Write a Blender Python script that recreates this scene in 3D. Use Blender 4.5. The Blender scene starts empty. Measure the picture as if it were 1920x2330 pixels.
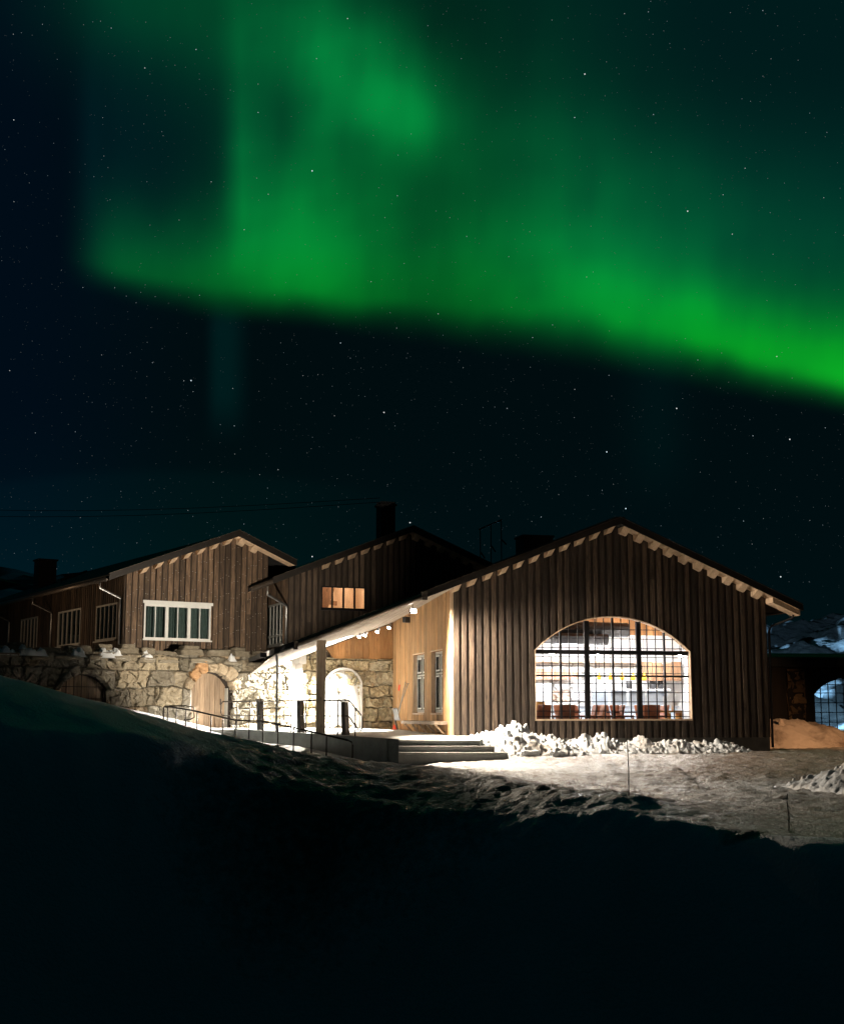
import bpy, bmesh, math, random
import numpy as np
from mathutils import Vector, Matrix

S = bpy.context.scene
COL = S.collection
R = math.radians
random.seed(7)

# ------------------------------------------------------------------ camera, world, exposure
EYE = 1.2                                  # eye height above the yard in front of the big barn
cam_d = bpy.data.cameras.new("camera")
cam = bpy.data.objects.new("camera", cam_d)
COL.objects.link(cam)
cam.location = (0, 0, EYE)
PITCH = R(8.643)
cam.rotation_euler = (math.pi / 2 + PITCH, 0, 0)
cam_d.sensor_fit = 'VERTICAL'
cam_d.sensor_height = 36
cam_d.lens = 3000 / 2330 * 36
cam_d.clip_start = 0.1
cam_d.clip_end = 4000
S.camera = cam

S.view_settings.view_transform = 'Standard'
S.view_settings.look = 'None'
S.view_settings.exposure = 0
S.view_settings.gamma = 1
S.view_settings.use_curve_mapping = False

W = bpy.data.worlds.new("World")
S.world = W
W.use_nodes = True
wn = W.node_tree
bg = wn.nodes['Background']
skyt = wn.nodes.new('ShaderNodeTexSky')
skyt.sky_type = 'NISHITA'
skyt.sun_disc = False
skyt.sun_elevation = R(-9)
skyt.sun_rotation = R(0)
wn.links.new(skyt.outputs[0], bg.inputs[0])
bg.inputs[1].default_value = 0.02


def lamp(name, kind, loc, energy, color, target=None, parent=None, **kw):
    d = bpy.data.lights.new(name, kind)
    d.energy = energy
    d.color = color
    for k, v in kw.items():
        setattr(d, k, v)
    o = bpy.data.objects.new(name, d)
    COL.objects.link(o)
    o.location = loc
    if target is not None:
        o.rotation_euler = (Vector(target) - Vector(loc)).to_track_quat('-Z', 'Y').to_euler()
    return o


# added floodlight, unseen behind the viewer (lights the barn gable, yard and mound)
lamp("yard_floodlight", 'SPOT', (-12.0, -4.0, 6.5), 4000, (1.0, .72, .47), target=(9.6, 43.0, 5.6),
     spot_size=R(20), spot_blend=.7, shadow_soft_size=.12)
# floodlights at the porch roof: one turned to the yard, one added to brighten the neighbouring gable
lamp("porch_floodlight", 'SPOT', (-.246, 39.27, 4.12), 8500, (1.0, .85, .67), target=(7.0, 36.5, -1.5),
     spot_size=R(120), spot_blend=.55, shadow_soft_size=.30)
lamp("eave_fill_light", 'SPOT', (-4.72, 39.0, 2.90), 1700, (1.0, .85, .66), target=(-8.0, 45.6, 5.0),
     spot_size=R(100), spot_blend=.5, shadow_soft_size=.06)
# unseen warm lamp added outside the right edge to brighten the snow mound
lamp("mound_fill_light", 'SPOT', (15.6, 40.0, 3.3), 1500, (1.0, .58, .30), target=(12.6, 46.6, .8), spot_size=R(62), spot_blend=.6, shadow_soft_size=.1)
# lamp on the terrace beyond the left edge of the frame
lamp("terrace_lamp", 'POINT', (-15.2, 44.6, 4.4), 95, (1.0, .66, .38), shadow_soft_size=.08)
# lamp behind the barns that lights the snowy hill
lamp("hill_lamp", 'SPOT', (16.0, 65.0, 3.2), 60000, (.33, .66, 1.0), target=(24, 82, 6), spot_size=R(100), spot_blend=.5, shadow_soft_size=.3)

# ------------------------------------------------------------------ helpers: noise
def _hash(ix, iy, seed):
    h = (ix.astype(np.int64) * 374761393 + iy.astype(np.int64) * 668265263 + seed * 974711) & 0x7fffffff
    h = ((h ^ (h >> 13)) * 1274126177) & 0x7fffffff
    h = (h ^ (h >> 16)) & 0xffff
    return h / 65535.0


def vnoise(x, y, seed=0):
    x = np.asarray(x, float); y = np.asarray(y, float)
    ix = np.floor(x); iy = np.floor(y)
    fx = x - ix; fy = y - iy
    fx = fx * fx * fx * (fx * (fx * 6 - 15) + 10); fy = fy * fy * fy * (fy * (fy * 6 - 15) + 10)
    a = _hash(ix, iy, seed); b = _hash(ix + 1, iy, seed)
    c = _hash(ix, iy + 1, seed); d = _hash(ix + 1, iy + 1, seed)
    return (a + (b - a) * fx) * (1 - fy) + (c + (d - c) * fx) * fy


def fbm(x, y, seed=0, oct=4, gain=.5):
    s = 0; a = 1; t = 0
    x = np.asarray(x, float); y = np.asarray(y, float)
    for k in range(oct):
        s = s + a * (vnoise(x, y, seed + 17 * k) - .5)
        t += a; a *= gain
        x, y = x * 1.93 + y * .6 + 3.1, y * 1.93 - x * .6 / 1.93 + 7.7
    return s / t * 2


def sstep(a, b, x):
    t = np.clip((x - a) / (b - a), 0, 1)
    return t * t * (3 - 2 * t)


# ------------------------------------------------------------------ helpers: meshes and objects
class MB:
    """collects boxes, prisms and tubes; build() links them as ONE mesh object"""
    def __init__(self, fmap=None):
        self.v = []; self.f = []; self.m = fmap or (lambda a, d, z: (a, d, z))

    def add(self, vs, fs):
        n = len(self.v)
        self.v += [self.m(*p) for p in vs]
        self.f += [tuple(n + i for i in f) for f in fs]

    def hexa(self, b, t):          # four bottom corners, four top corners, same order
        self.add(list(b) + list(t), [(0, 3, 2, 1), (4, 5, 6, 7), (0, 1, 5, 4), (1, 2, 6, 5), (2, 3, 7, 6), (3, 0, 4, 7)])

    def box(self, x0, x1, y0, y1, z0, z1):
        self.hexa([(x0, y0, z0), (x1, y0, z0), (x1, y1, z0), (x0, y1, z0)],
                  [(x0, y0, z1), (x1, y0, z1), (x1, y1, z1), (x0, y1, z1)])

    def prism(self, pts, zb, zt):   # plan polygon with bottom/top z functions
        n = len(pts)
        b = [(x, y, zb(x, y) if callable(zb) else zb) for x, y in pts]
        t = [(x, y, zt(x, y) if callable(zt) else zt) for x, y in pts]
        self.add(b + t, [tuple(range(n))[::-1], tuple(range(n, 2 * n))] +
                 [(i, (i + 1) % n, n + (i + 1) % n, n + i) for i in range(n)])

    def tube(self, pts, r, n=8, r2=None, cap=True):
        pts = [Vector(p) for p in pts]
        rings = []
        L = len(pts)
        for i, p in enumerate(pts):
            t = (pts[min(i + 1, L - 1)] - pts[max(i - 1, 0)]).normalized()
            up = Vector((0, 0, 1)) if abs(t.z) < .95 else Vector((0, 1, 0))
            a = t.cross(up).normalized(); b = t.cross(a)
            rr = r if r2 is None else r + (r2 - r) * i / max(1, L - 1)
            rings.append([tuple(p + (a * math.cos(2 * math.pi * k / n) + b * math.sin(2 * math.pi * k / n)) * rr) for k in range(n)])
        vs = [q for ring in rings for q in ring]
        fs = []
        for i in range(L - 1):
            for k in range(n):
                fs.append((i * n + k, i * n + (k + 1) % n, (i + 1) * n + (k + 1) % n, (i + 1) * n + k))
        if cap:
            fs.append(tuple(range(n))); fs.append(tuple((L - 1) * n + k for k in range(n)))
        self.add(vs, fs)

    def lathe(self, prof, n=16, c=(0, 0)):
        vs = []; fs = []
        for r, z in prof:
            vs += [(c[0] + r * math.cos(2 * math.pi * k / n), c[1] + r * math.sin(2 * math.pi * k / n), z) for k in range(n)]
        for i in range(len(prof) - 1):
            for k in range(n):
                fs.append((i * n + k, i * n + (k + 1) % n, (i + 1) * n + (k + 1) % n, (i + 1) * n + k))
        fs.append(tuple(range(n))[::-1]); fs.append(tuple((len(prof) - 1) * n + k for k in range(n)))
        self.add(vs, fs)

    def build(self, name, mat, parent=None, smooth=False, bevel=0):
        me = bpy.data.meshes.new(name)
        me.from_pydata(self.v, [], self.f)
        bm = bmesh.new(); bm.from_mesh(me)
        bmesh.ops.recalc_face_normals(bm, faces=bm.faces)
        bm.to_mesh(me); bm.free()
        return link(name, me, mat, parent, smooth, bevel)


def link(name, me, mat, parent=None, smooth=False, bevel=0):
    o = bpy.data.objects.new(name, me)
    COL.objects.link(o)
    me.materials.append(mat)
    if smooth:
        me.polygons.foreach_set('use_smooth', [True] * len(me.polygons))
    if bevel:
        b = o.modifiers.new('bevel', 'BEVEL'); b.width = bevel; b.segments = 2; b.limit_method = 'ANGLE'
    if parent:
        o.parent = parent
    return o


def grid_mesh(name, P, mat, parent=None, keep=None, cols=None, smooth=True):
    """P: array (ny, nx, 3); keep: bool (ny-1, nx-1); cols: dict of (ny, nx, 3) colours"""
    ny, nx = P.shape[:2]
    idx = np.arange(ny * nx).reshape(ny, nx)
    q = np.stack([idx[:-1, :-1], idx[:-1, 1:], idx[1:, 1:], idx[1:, :-1]], -1)
    q = q[keep] if keep is not None else q.reshape(-1, 4)
    me = bpy.data.meshes.new(name)
    me.from_pydata(P.reshape(-1, 3).tolist(), [], q.tolist())
    for k, c in (cols or {}).items():
        at = me.color_attributes.new(k, 'FLOAT_COLOR', 'POINT')
        c4 = np.concatenate([c.reshape(-1, 3), np.ones((ny * nx, 1))], 1)
        at.data.foreach_set('color', c4.astype(np.float32).ravel())
    return link(name, me, mat, parent, smooth)


def root(name, loc, rz=0, label=None, cat=None, group=None):
    o = bpy.data.objects.new(name, None); COL.objects.link(o)
    o.empty_display_size = .2
    o.location = loc; o.rotation_euler = (0, 0, rz)
    return tag(o, label, cat, group)


def tag(o, label=None, cat=None, group=None, kind=None):
    for k, v in (('label', label), ('category', cat), ('group', group), ('kind', kind)):
        if v: o[k] = v
    return o


def dup(src, loc, rz, label=None, group=None):
    r = src.copy(); COL.objects.link(r); r.location = loc; r.rotation_euler = (0, 0, rz)
    if label: r['label'] = label
    if group: r['group'] = group
    for ch in list(src.children):
        c = ch.copy(); COL.objects.link(c); c.parent = r
        for g in ch.children:
            d = g.copy(); COL.objects.link(d); d.parent = c
    return r


# ------------------------------------------------------------------ helpers: materials
def newmat(name):
    m = bpy.data.materials.new(name); m.use_nodes = True
    nt = m.node_tree; b = nt.nodes['Principled BSDF']
    return m, nt, b


def N(nt, t, **kw):
    n = nt.nodes.new(t)
    for k, v in kw.items():
        if k.startswith('i_'):
            n.inputs[k[2:].replace('_', ' ')].default_value = v
        else:
            setattr(n, k, v)
    return n


def ramp(nt, fac, stops):
    n = nt.nodes.new('ShaderNodeValToRGB')
    e = n.color_ramp.elements
    while len(e) < len(stops): e.new(.5)
    for i, (p, c) in enumerate(stops):
        e[i].position = p; e[i].color = (*c, 1) if len(c) == 3 else c
    nt.links.new(fac, n.inputs[0])
    return n.outputs[0]


def mix(nt, fac, a, b, mode='MIX'):
    n = nt.nodes.new('ShaderNodeMix'); n.data_type = 'RGBA'; n.blend_type = mode
    for sock, v in ((0, fac), (6, a), (7, b)):
        if isinstance(v, (int, float)): n.inputs[sock].default_value = v
        elif isinstance(v, tuple): n.inputs[sock].default_value = (*v, 1)
        else: nt.links.new(v, n.inputs[sock])
    return n.outputs[2]


def noise(nt, vec, scale, detail=5, rough=.6):
    n = N(nt, 'ShaderNodeTexNoise', i_Scale=scale, i_Detail=detail, i_Roughness=rough)
    nt.links.new(vec, n.inputs['Vector'])
    return n.outputs[0]


def objvec(nt, scale=(1, 1, 1)):
    t = nt.nodes.new('ShaderNodeTexCoord')
    m = N(nt, 'ShaderNodeMapping', i_Scale=scale)
    nt.links.new(t.outputs['Object'], m.inputs[0])
    return m.outputs[0]


def bump(nt, b, h, strength, dist=.02):
    n = N(nt, 'ShaderNodeBump', i_Strength=strength, i_Distance=dist)
    nt.links.new(h, n.inputs['Height']); nt.links.new(n.outputs[0], b.inputs['Normal'])


def wood(name, dark, light, rough=.75, var=.5, knots=.5, grain=(16, 16, .7)):
    m, nt, b = newmat(name)
    v = objvec(nt, grain)
    g = noise(nt, v, 3.0, 8, .65)
    c = ramp(nt, g, [(.36, dark), (.64, light)])
    geo = nt.nodes.new('ShaderNodeNewGeometry')
    mr = N(nt, 'ShaderNodeMapRange'); mr.inputs[3].default_value = 1 - var; mr.inputs[4].default_value = 1 + var
    nt.links.new(geo.outputs['Random Per Island'], mr.inputs[0])
    hv = N(nt, 'ShaderNodeHueSaturation'); nt.links.new(mr.outputs[0], hv.inputs['Value']); nt.links.new(c, hv.inputs['Color'])
    c = hv.outputs[0]
    # weather streaks and knots
    st = noise(nt, objvec(nt, (2.2, 2.2, .35)), 1.6, 4, .6)
    c = mix(nt, ramp(nt, st, [(.4, (0, 0, 0)), (.75, (.55,) * 3)]), c, tuple(x * .45 for x in dark))
    if knots:
        vo = N(nt, 'ShaderNodeTexVoronoi', i_Scale=1.0); nt.links.new(objvec(nt, (5, 5, 1.9)), vo.inputs['Vector'])
        c = mix(nt, ramp(nt, vo.outputs['Distance'], [(.07, (knots,) * 3), (.16, (0, 0, 0))]), c, tuple(x * .35 for x in dark))
    nt.links.new(c, b.inputs['Base Color'])
    b.inputs['Roughness'].default_value = rough
    bump(nt, b, g, .5, .012)
    return m


def plain(name, col, rough=.6, metal=0, var=.25, scale=6, bmp=.15):
    m, nt, b = newmat(name)
    v = objvec(nt)
    n = noise(nt, v, scale, 6, .65)
    nt.links.new(ramp(nt, n, [(.25, tuple(x * (1 - var) for x in col)), (.75, tuple(min(1, x * (1 + var)) for x in col))]), b.inputs['Base Color'])
    b.inputs['Roughness'].default_value = rough; b.inputs['Metallic'].default_value = metal
    if bmp: bump(nt, b, noise(nt, v, scale * 6, 4), bmp, .01)
    return m


def emit(name, col, strength):
    m, nt, b = newmat(name)
    b.inputs['Base Color'].default_value = (*col, 1)
    b.inputs['Emission Color'].default_value = (*col, 1)
    b.inputs['Emission Strength'].default_value = strength
    return m


def snowmat(name, base=(.80, .84, .88), dirt=(.30, .24, .18), attr=None, bs=.6, rg=.55, bd=.06):
    m, nt, b = newmat(name)
    v = objvec(nt)
    big = noise(nt, v, 1.3, 6, .65); fine = noise(nt, v, 14, 6, .7)
    c = mix(nt, ramp(nt, big, [(.35, (0, 0, 0)), (.8, (.35,) * 3)]), base, tuple(x * .82 for x in base))
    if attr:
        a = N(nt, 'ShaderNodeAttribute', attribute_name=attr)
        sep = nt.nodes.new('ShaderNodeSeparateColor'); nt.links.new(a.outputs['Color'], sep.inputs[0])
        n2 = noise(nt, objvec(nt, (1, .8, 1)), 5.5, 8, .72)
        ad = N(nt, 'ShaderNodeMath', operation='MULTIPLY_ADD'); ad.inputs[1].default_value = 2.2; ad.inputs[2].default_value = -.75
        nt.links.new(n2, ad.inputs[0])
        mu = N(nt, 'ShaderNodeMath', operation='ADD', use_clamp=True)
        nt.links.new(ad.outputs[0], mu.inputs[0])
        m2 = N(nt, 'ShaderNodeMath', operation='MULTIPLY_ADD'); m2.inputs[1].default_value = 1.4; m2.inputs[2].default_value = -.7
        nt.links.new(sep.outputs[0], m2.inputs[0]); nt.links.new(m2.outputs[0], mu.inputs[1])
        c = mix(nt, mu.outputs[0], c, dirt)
    nt.links.new(c, b.inputs['Base Color'])
    b.inputs['Roughness'].default_value = rg
    h = mix(nt, .5, big, fine)
    bump(nt, b, h, bs, bd)
    return m


def attrmat(name, attr='col', rough=.85, nscale=9, bs=.6, stain=None):
    m, nt, b = newmat(name)
    a = N(nt, 'ShaderNodeAttribute', attribute_name=attr)
    v = objvec(nt)
    n = noise(nt, v, nscale, 8, .7)
    f = ramp(nt, n, [(.25, (.55,) * 3), (.7, (1.15,) * 3)])
    c = mix(nt, 1.0, a.outputs['Color'], f, 'MULTIPLY')
    lich = noise(nt, v, 2.1, 7, .75)
    c = mix(nt, ramp(nt, lich, [(.55, (0, 0, 0)), (.72, (.6,) * 3)]), c, (.10, .085, .06))
    nt.links.new(c, b.inputs['Base Color']); b.inputs['Roughness'].default_value = rough
    bump(nt, b, n, bs, .03)
    return m


def glass(name, tint=(1, 1, 1), refl=.05):
    m, nt, b = newmat(name)
    nt.nodes.remove(b)
    out = nt.nodes['Material Output']
    t = N(nt, 'ShaderNodeBsdfTransparent'); t.inputs[0].default_value = (*tint, 1)
    g = N(nt, 'ShaderNodeBsdfGlossy'); g.inputs['Roughness'].default_value = .02
    fr = N(nt, 'ShaderNodeLayerWeight', i_Blend=.25)
    mu = N(nt, 'ShaderNodeMath', operation='MULTIPLY_ADD'); mu.inputs[1].default_value = .5; mu.inputs[2].default_value = refl
    nt.links.new(fr.outputs['Fresnel'], mu.inputs[0])
    mx = nt.nodes.new('ShaderNodeMixShader')
    nt.links.new(mu.outputs[0], mx.inputs[0]); nt.links.new(t.outputs[0], mx.inputs[1]); nt.links.new(g.outputs[0], mx.inputs[2])
    nt.links.new(mx.outputs[0], out.inputs[0])
    return m


M = dict(
    dark=wood('dark_stained_boards', (.024, .016, .011), (.112, .080, .056), var=.6),
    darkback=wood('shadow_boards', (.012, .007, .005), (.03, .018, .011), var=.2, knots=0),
    mid=wood('weathered_brown_boards', (.038, .024, .015), (.215, .140, .088), var=.6, knots=.7),
    slat=wood('fresh_wood_slats', (.36, .20, .085), (.66, .43, .22), var=.3, knots=.35),
    clad=wood('honey_wood_cladding', (.26, .12, .04), (.50, .27, .11), var=.35, knots=.6),
    pale=wood('pale_planed_wood', (.52, .36, .23), (.76, .58, .41), var=.2, knots=.3),
    post=wood('stained_post_wood', (.52, .37, .24), (.78, .66, .52), var=.2, knots=.7),
    door=wood('grey_door_boards', (.16, .11, .07), (.34, .25, .17), var=.3, knots=.3),
    bench=wood('grey_bench_wood', (.22, .17, .13), (.42, .35, .28), var=.15),
    ceiling=wood('orange_ceiling_wood', (.34, .13, .04), (.60, .28, .10), var=.3, grain=(1.0, 16, 16)),
    post2=wood('brown_beam_wood', (.13, .062, .028), (.27, .145, .07), var=.2),
    orange=wood('orange_wall_boards', (.40, .17, .05), (.66, .34, .14), var=.3, knots=.4),
    roof=plain('black_roofing', (.018, .018, .019), .7, 0, .5, 4, .5),
    barge=plain('dark_bargeboard_paint', (.014, .011, .009), .5, 0, .4, 5),
    metal=plain('dull_zinc', (.42, .42, .43), .38, .85, .15, 9),
    gutter=plain('brown_gutter_metal', (.11, .09, .075), .4, .6, .2, 9),
    rail=plain('dark_railing_steel', (.035, .026, .022), .45, .7, .3, 12),
    concrete=plain('grey_concrete', (.30, .32, .30), .85, 0, .22, 3, .35),
    darkconc=plain('dark_concrete', (.085, .08, .072), .8, 0, .35, 4, .3),  # darker grey concrete for the barn foundation
    deckm=plain('frosty_concrete_floor', (.55, .55, .53), .8, 0, .18, 2.5, .3),
    white=plain('white_window_paint', (.72, .74, .74), .5, 0, .08, 5),
    grey=plain('grey_window_paint', (.45, .45, .43), .55, 0, .12, 5),
    black=plain('black_steel', (.012, .012, .014), .5, .3, .3, 8),
    blackp=plain('black_plastic', (.02, .02, .022), .45, 0, .3, 8),
    leather=plain('brown_leather', (.26, .085, .035), .45, 0, .35, 7),
    leather2=plain('tan_leather', (.42, .17, .075), .5, 0, .3, 7),
    yellow=plain('yellow_painted_wood', (.75, .38, .06), .5, 0, .2, 5),
    tabletop=plain('dark_table_top', (.05, .03, .025), .3, 0, .3, 6),
    ceil_white=wood('whitewashed_planks', (.50, .44, .38), (.74, .69, .63), var=.12, knots=.2, grain=(16, .7, 16)),
    iwhite=plain('white_plaster', (.80, .79, .77), .8, 0, .06, 3),
    steel=plain('kitchen_steel', (.55, .62, .70), .3, .7, .2, 3),
    kitchen=plain('pale_blue_cabinet', (.55, .66, .78), .5, 0, .15, 3),
    red=plain('red_plastic', (.75, .06, .02), .45, 0, .1, 6),
    rust=wood('rusty_sheet', (.45, .16, .06), (.72, .50, .38), var=.15, knots=0, grain=(9, 9, .8)),
    curtain=plain('green_grey_curtain', (.055, .095, .09), .9, 0, .3, 10),
    stone=attrmat('rough_granite'),
    istone=attrmat('whitewashed_stone', nscale=6, bs=.4),
    drystone=attrmat('dark_quarry_stone', nscale=7),
    gl=glass('window_glass'),
    gld=glass('dark_window_glass', (.55, .6, .6), .10),
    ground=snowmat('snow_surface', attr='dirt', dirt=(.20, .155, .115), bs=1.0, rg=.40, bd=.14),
    pile=snowmat('clumped_snow', bs=.5),
    heap=snowmat('ploughed_snow', (.60, .63, .66), attr='dirt', dirt=(.34, .28, .22), bs=.8),
    mound=snowmat('dirty_snow', (.46, .36, .28), attr='dirt', dirt=(.16, .11, .075)),
    bulb=emit('lit_bulb', (1, .95, .86), 60),
    amber=emit('amber_lamp_glass', (1, .55, .03), 1.3),
    globe=emit('lit_globe', (1, .92, .83), 420),
    strip=emit('lit_strip', (.88, .94, 1), 260),
    warmglobe=emit('warm_globe', (1, .78, .56), 420),
)

# ------------------------------------------------------------------ sky dome with aurora, stars
def lin(c):
    c = np.clip(c, 0, 255) / 255.
    return np.where(c <= .04045, c / 12.92, ((c + .055) / 1.055) ** 2.4)


def sky_colour(d):
    """colour (0..255) of the night sky in a unit direction; chart X, Y around a point low in the north"""
    ax = np.array([0, math.cos(PITCH), math.sin(PITCH)]); up = np.array([0, -math.sin(PITCH), math.cos(PITCH)])
    fw = d @ ax
    ok = fw > .15
    f = np.where(ok, fw, 1)
    X = 868 + 2713 * d[..., 0] / f
    Y = 1053.5 - 2713 * (d @ up) / f
    gx = lambda a, s, x: np.exp(-((x - a) / s) ** 2 / 2)
    def blob(cx, cy, sx, sy, ang, p=1.0):
        c, s = math.cos(R(ang)), math.sin(R(ang))
        u = (X - cx) * c + (Y - cy) * s; v = -(X - cx) * s + (Y - cy) * c
        return np.exp(-(((u / sx) ** 2 + (v / sy) ** 2) / 2) ** p)
    I = np.interp
    wob = fbm(X / 170, Y / 420, 3, 3) * 22
    Xw = X + wob; 
    ylow = I(X, [60, 175, 300, 480, 700, 850, 1100, 1300, 1500, 1736, 2100], [570, 590, 622, 650, 672, 690, 722, 752, 790, 842, 930])
    dd = ylow - Y + fbm(X / 120, Y / 120, 5, 3) * 12
    soft = I(X, [175, 480, 700, 900, 1200, 1450, 1736], [62, 66, 72, 84, 108, 92, 78])
    e = sstep(-.32, 1.0, dd / soft)
    left = sstep(118, 250, X + fbm(Y / 160, X / 300, 9, 2) * 12)
    plate = I(X, [175, 330, 440, 500, 620, 720, 850, 1000, 1250, 1400, 1736], [60, 62, 80, 110, 110, 80, 70, 80, 100, 75, 65])
    h = I(X, [175, 330, 440, 500, 620, 700, 850, 1000, 1250, 1400, 1736], [115, 120, 140, 165, 160, 140, 125, 125, 115, 105, 105])
    amp = I(X, [175, 250, 330, 420, 480, 560, 620, 700, 780, 850, 1000, 1150, 1250, 1350, 1500, 1650, 1736, 2000], [54, 60, 62, 74, 84, 86, 80, 60, 46, 40, 46, 60, 70, 70, 84, 110, 120, 128])
    low = amp * e * left * np.exp(-(np.maximum(dd - plate, 0) / h) ** 2 * .8) * (.75 + .25 * sstep(20, plate, dd))
    yc = I(X, [450, 600, 870, 1100, 1400, 1736], [420, 400, 400, 420, 500, 600])
    band = I(X, [420, 560, 700, 870, 1100, 1400, 1736], [0, 36, 46, 44, 46, 40, 32]) * np.exp(-((Y - yc) / 172) ** 2 / 2) * e
    y2 = I(X, [850, 950, 1150, 1300, 1500, 1736], [450, 480, 560, 610, 680, 770])
    band2 = I(X, [850, 1000, 1200, 1736], [0, 10, 20, 18]) * np.exp(-((Y - y2) / 80) ** 2 / 2) * e
    rayx = X - 468 - (Y - 300) * .02
    ray = sstep(-26, 34, rayx) * np.exp(-np.maximum(rayx - 30, 0) / 66) * I(Y, [0, 60, 170, 300, 420, 520, 600], [12, 16, 30, 46, 30, 8, 0]) * e
    bl = 74 * blob(770, 168, 118, 84, 40) + 30 * blob(650, 50, 110, 95, 20) + 20 * blob(1155, 400, 120, 95, 20) + 30 * blob(850, 240, 62, 48, 30) + 30 * blob(540, 70, 110, 170, 0)
    tl = 42 * blob(330, -20, 170, 110, 6)
    col = 20 * sstep(520, 680, X) * (1 - sstep(900, 1500, X)) * e * sstep(900, 200, Y)
    gap = -22 * blob(588, 265, 24, 90, 4)
    A = np.maximum(low + band + band2 + ray + bl + tl + col + gap, 0)
    A = A * (.95 + .10 * fbm(X / 60, Y / 260, 21, 3) + .22 * fbm(X / 230, Y / 190, 25, 3))
    A = np.where(A > 110, 110 + (A - 110) * .62, A)
    k = I(Y, [0, 250, 500, 650, 800], [.36, .34, .26, .13, .02]) + .02 * sstep(900, 300, X) - .08 * sstep(1100, 1500, X) * sstep(500, 700, Y)
    teal = 9 * left * blob(330, 300, 190, 170, 0, 1.3) + 6 * blob(188, 300, 18, 150, 0) + 9 * sstep(880, 1250, X) * e + 12 * sstep(900, 1500, X) * e * sstep(120, 500, Y) + 5 * e * left
    teal += 15 * sstep(415, 452, X) * (1 - sstep(468, 526, X)) * (1 - e) * sstep(930, 800, Y) * sstep(580, 680, Y)
    teal += 6 * gx(1350, 46, X) * (1 - e) * sstep(1080, 900, Y)
    lens = sstep(950 + 50 * ((X - 330) / 480) ** 2, 985 + 50 * ((X - 330) / 480) ** 2, Y) * sstep(980, 500, X)
    teal += 4 * lens
    hz = sstep(800, 1350, Y)
    r = 1 + A * (.025 + .05 * sstep(1300, 1700, X) * sstep(600, 800, Y))
    g = 12 + A + teal + 7 * hz * sstep(1000, 100, X) + 3 * hz
    b = 15 + A * np.maximum(k, 0) + teal * .85 + 8 * sstep(500, 0, X) + 4 * hz * sstep(1000, 0, X) + 3 * hz
    C = np.stack([r, g, b], -1)
    # beyond the painted quarter: plain dim night sky, darker behind
    y = d[..., 1]; el = np.arcsin(np.clip(d[..., 2], -1, 1))
    far = np.stack([1 + 0 * y, 8 + 17 * sstep(-.5, .5, y), 10 + 21 * sstep(-.5, .5, y)], -1)
    wgt = (ok * sstep(-700, -120, X) * sstep(2500, 1850, X) * sstep(-520, -60, Y))[..., None]
    return far * (1 - wgt) + C * wgt


az = np.concatenate([np.linspace(-180, -26, 40)[:-1], np.linspace(-26, 26, 420), np.linspace(26, 180, 40)[1:]])
el = np.concatenate([np.linspace(-8, 0, 6)[:-1], np.linspace(0, 36, 260), np.linspace(36, 90, 24)[1:]])
AZ, EL = np.meshgrid(np.radians(az), np.radians(el))
D = np.stack([np.sin(AZ) * np.cos(EL), np.cos(AZ) * np.cos(EL), np.sin(EL)], -1)
m_sky, nt, b = newmat('night_sky')
nt.nodes.remove(b)
a = N(nt, 'ShaderNodeAttribute', attribute_name='col')
em = N(nt, 'ShaderNodeEmission'); nt.links.new(a.outputs['Color'], em.inputs[0])
nt.links.new(em.outputs[0], nt.nodes['Material Output'].inputs[0])
m_sky.cycles.emission_sampling = 'NONE'
sky = grid_mesh('sky', D * 1500, m_sky, cols={'col': lin(sky_colour(D))})
tag(sky, kind='structure')

rs = np.random.RandomState(11)
sv = []; sf = []; sc = []
for i in range(5000):
    a_, e_ = rs.uniform(-R(24), R(24)), math.asin(rs.uniform(.06, .52))
    d = Vector((math.sin(a_) * math.cos(e_), math.cos(a_) * math.cos(e_), math.sin(e_)))
    mag = rs.pareto(1.7)
    br = min(.9, .03 + .036 * mag)
    size = .29 + .18 * min(1, br * 1.6)
    if br > .8: size *= 1.45
    sx = d.cross(Vector((0, 0, 1))).normalized(); sz = sx.cross(d)
    c = d * 1400; n0 = len(sv)
    for k in range(6):
        sv.append(tuple(c + (sx * math.cos(k * math.pi / 3) + sz * math.sin(k * math.pi / 3)) * size))
        t = rs.uniform(.8, 1) if k == 0 else t
        sc.append((br * t, br, br * (1.0 if t > .9 else 1.1), 1))
    sf.append(tuple(range(n0, n0 + 6)))
me = bpy.data.meshes.new('stars'); me.from_pydata(sv, [], sf)
ca = me.color_attributes.new('col', 'FLOAT_COLOR', 'POINT'); ca.data.foreach_set('color', np.array(sc, np.float32).ravel())
stars = link('stars', me, m_sky)
tag(stars, 'scattered white stars over the green aurora', 'stars', kind='stuff')

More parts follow.
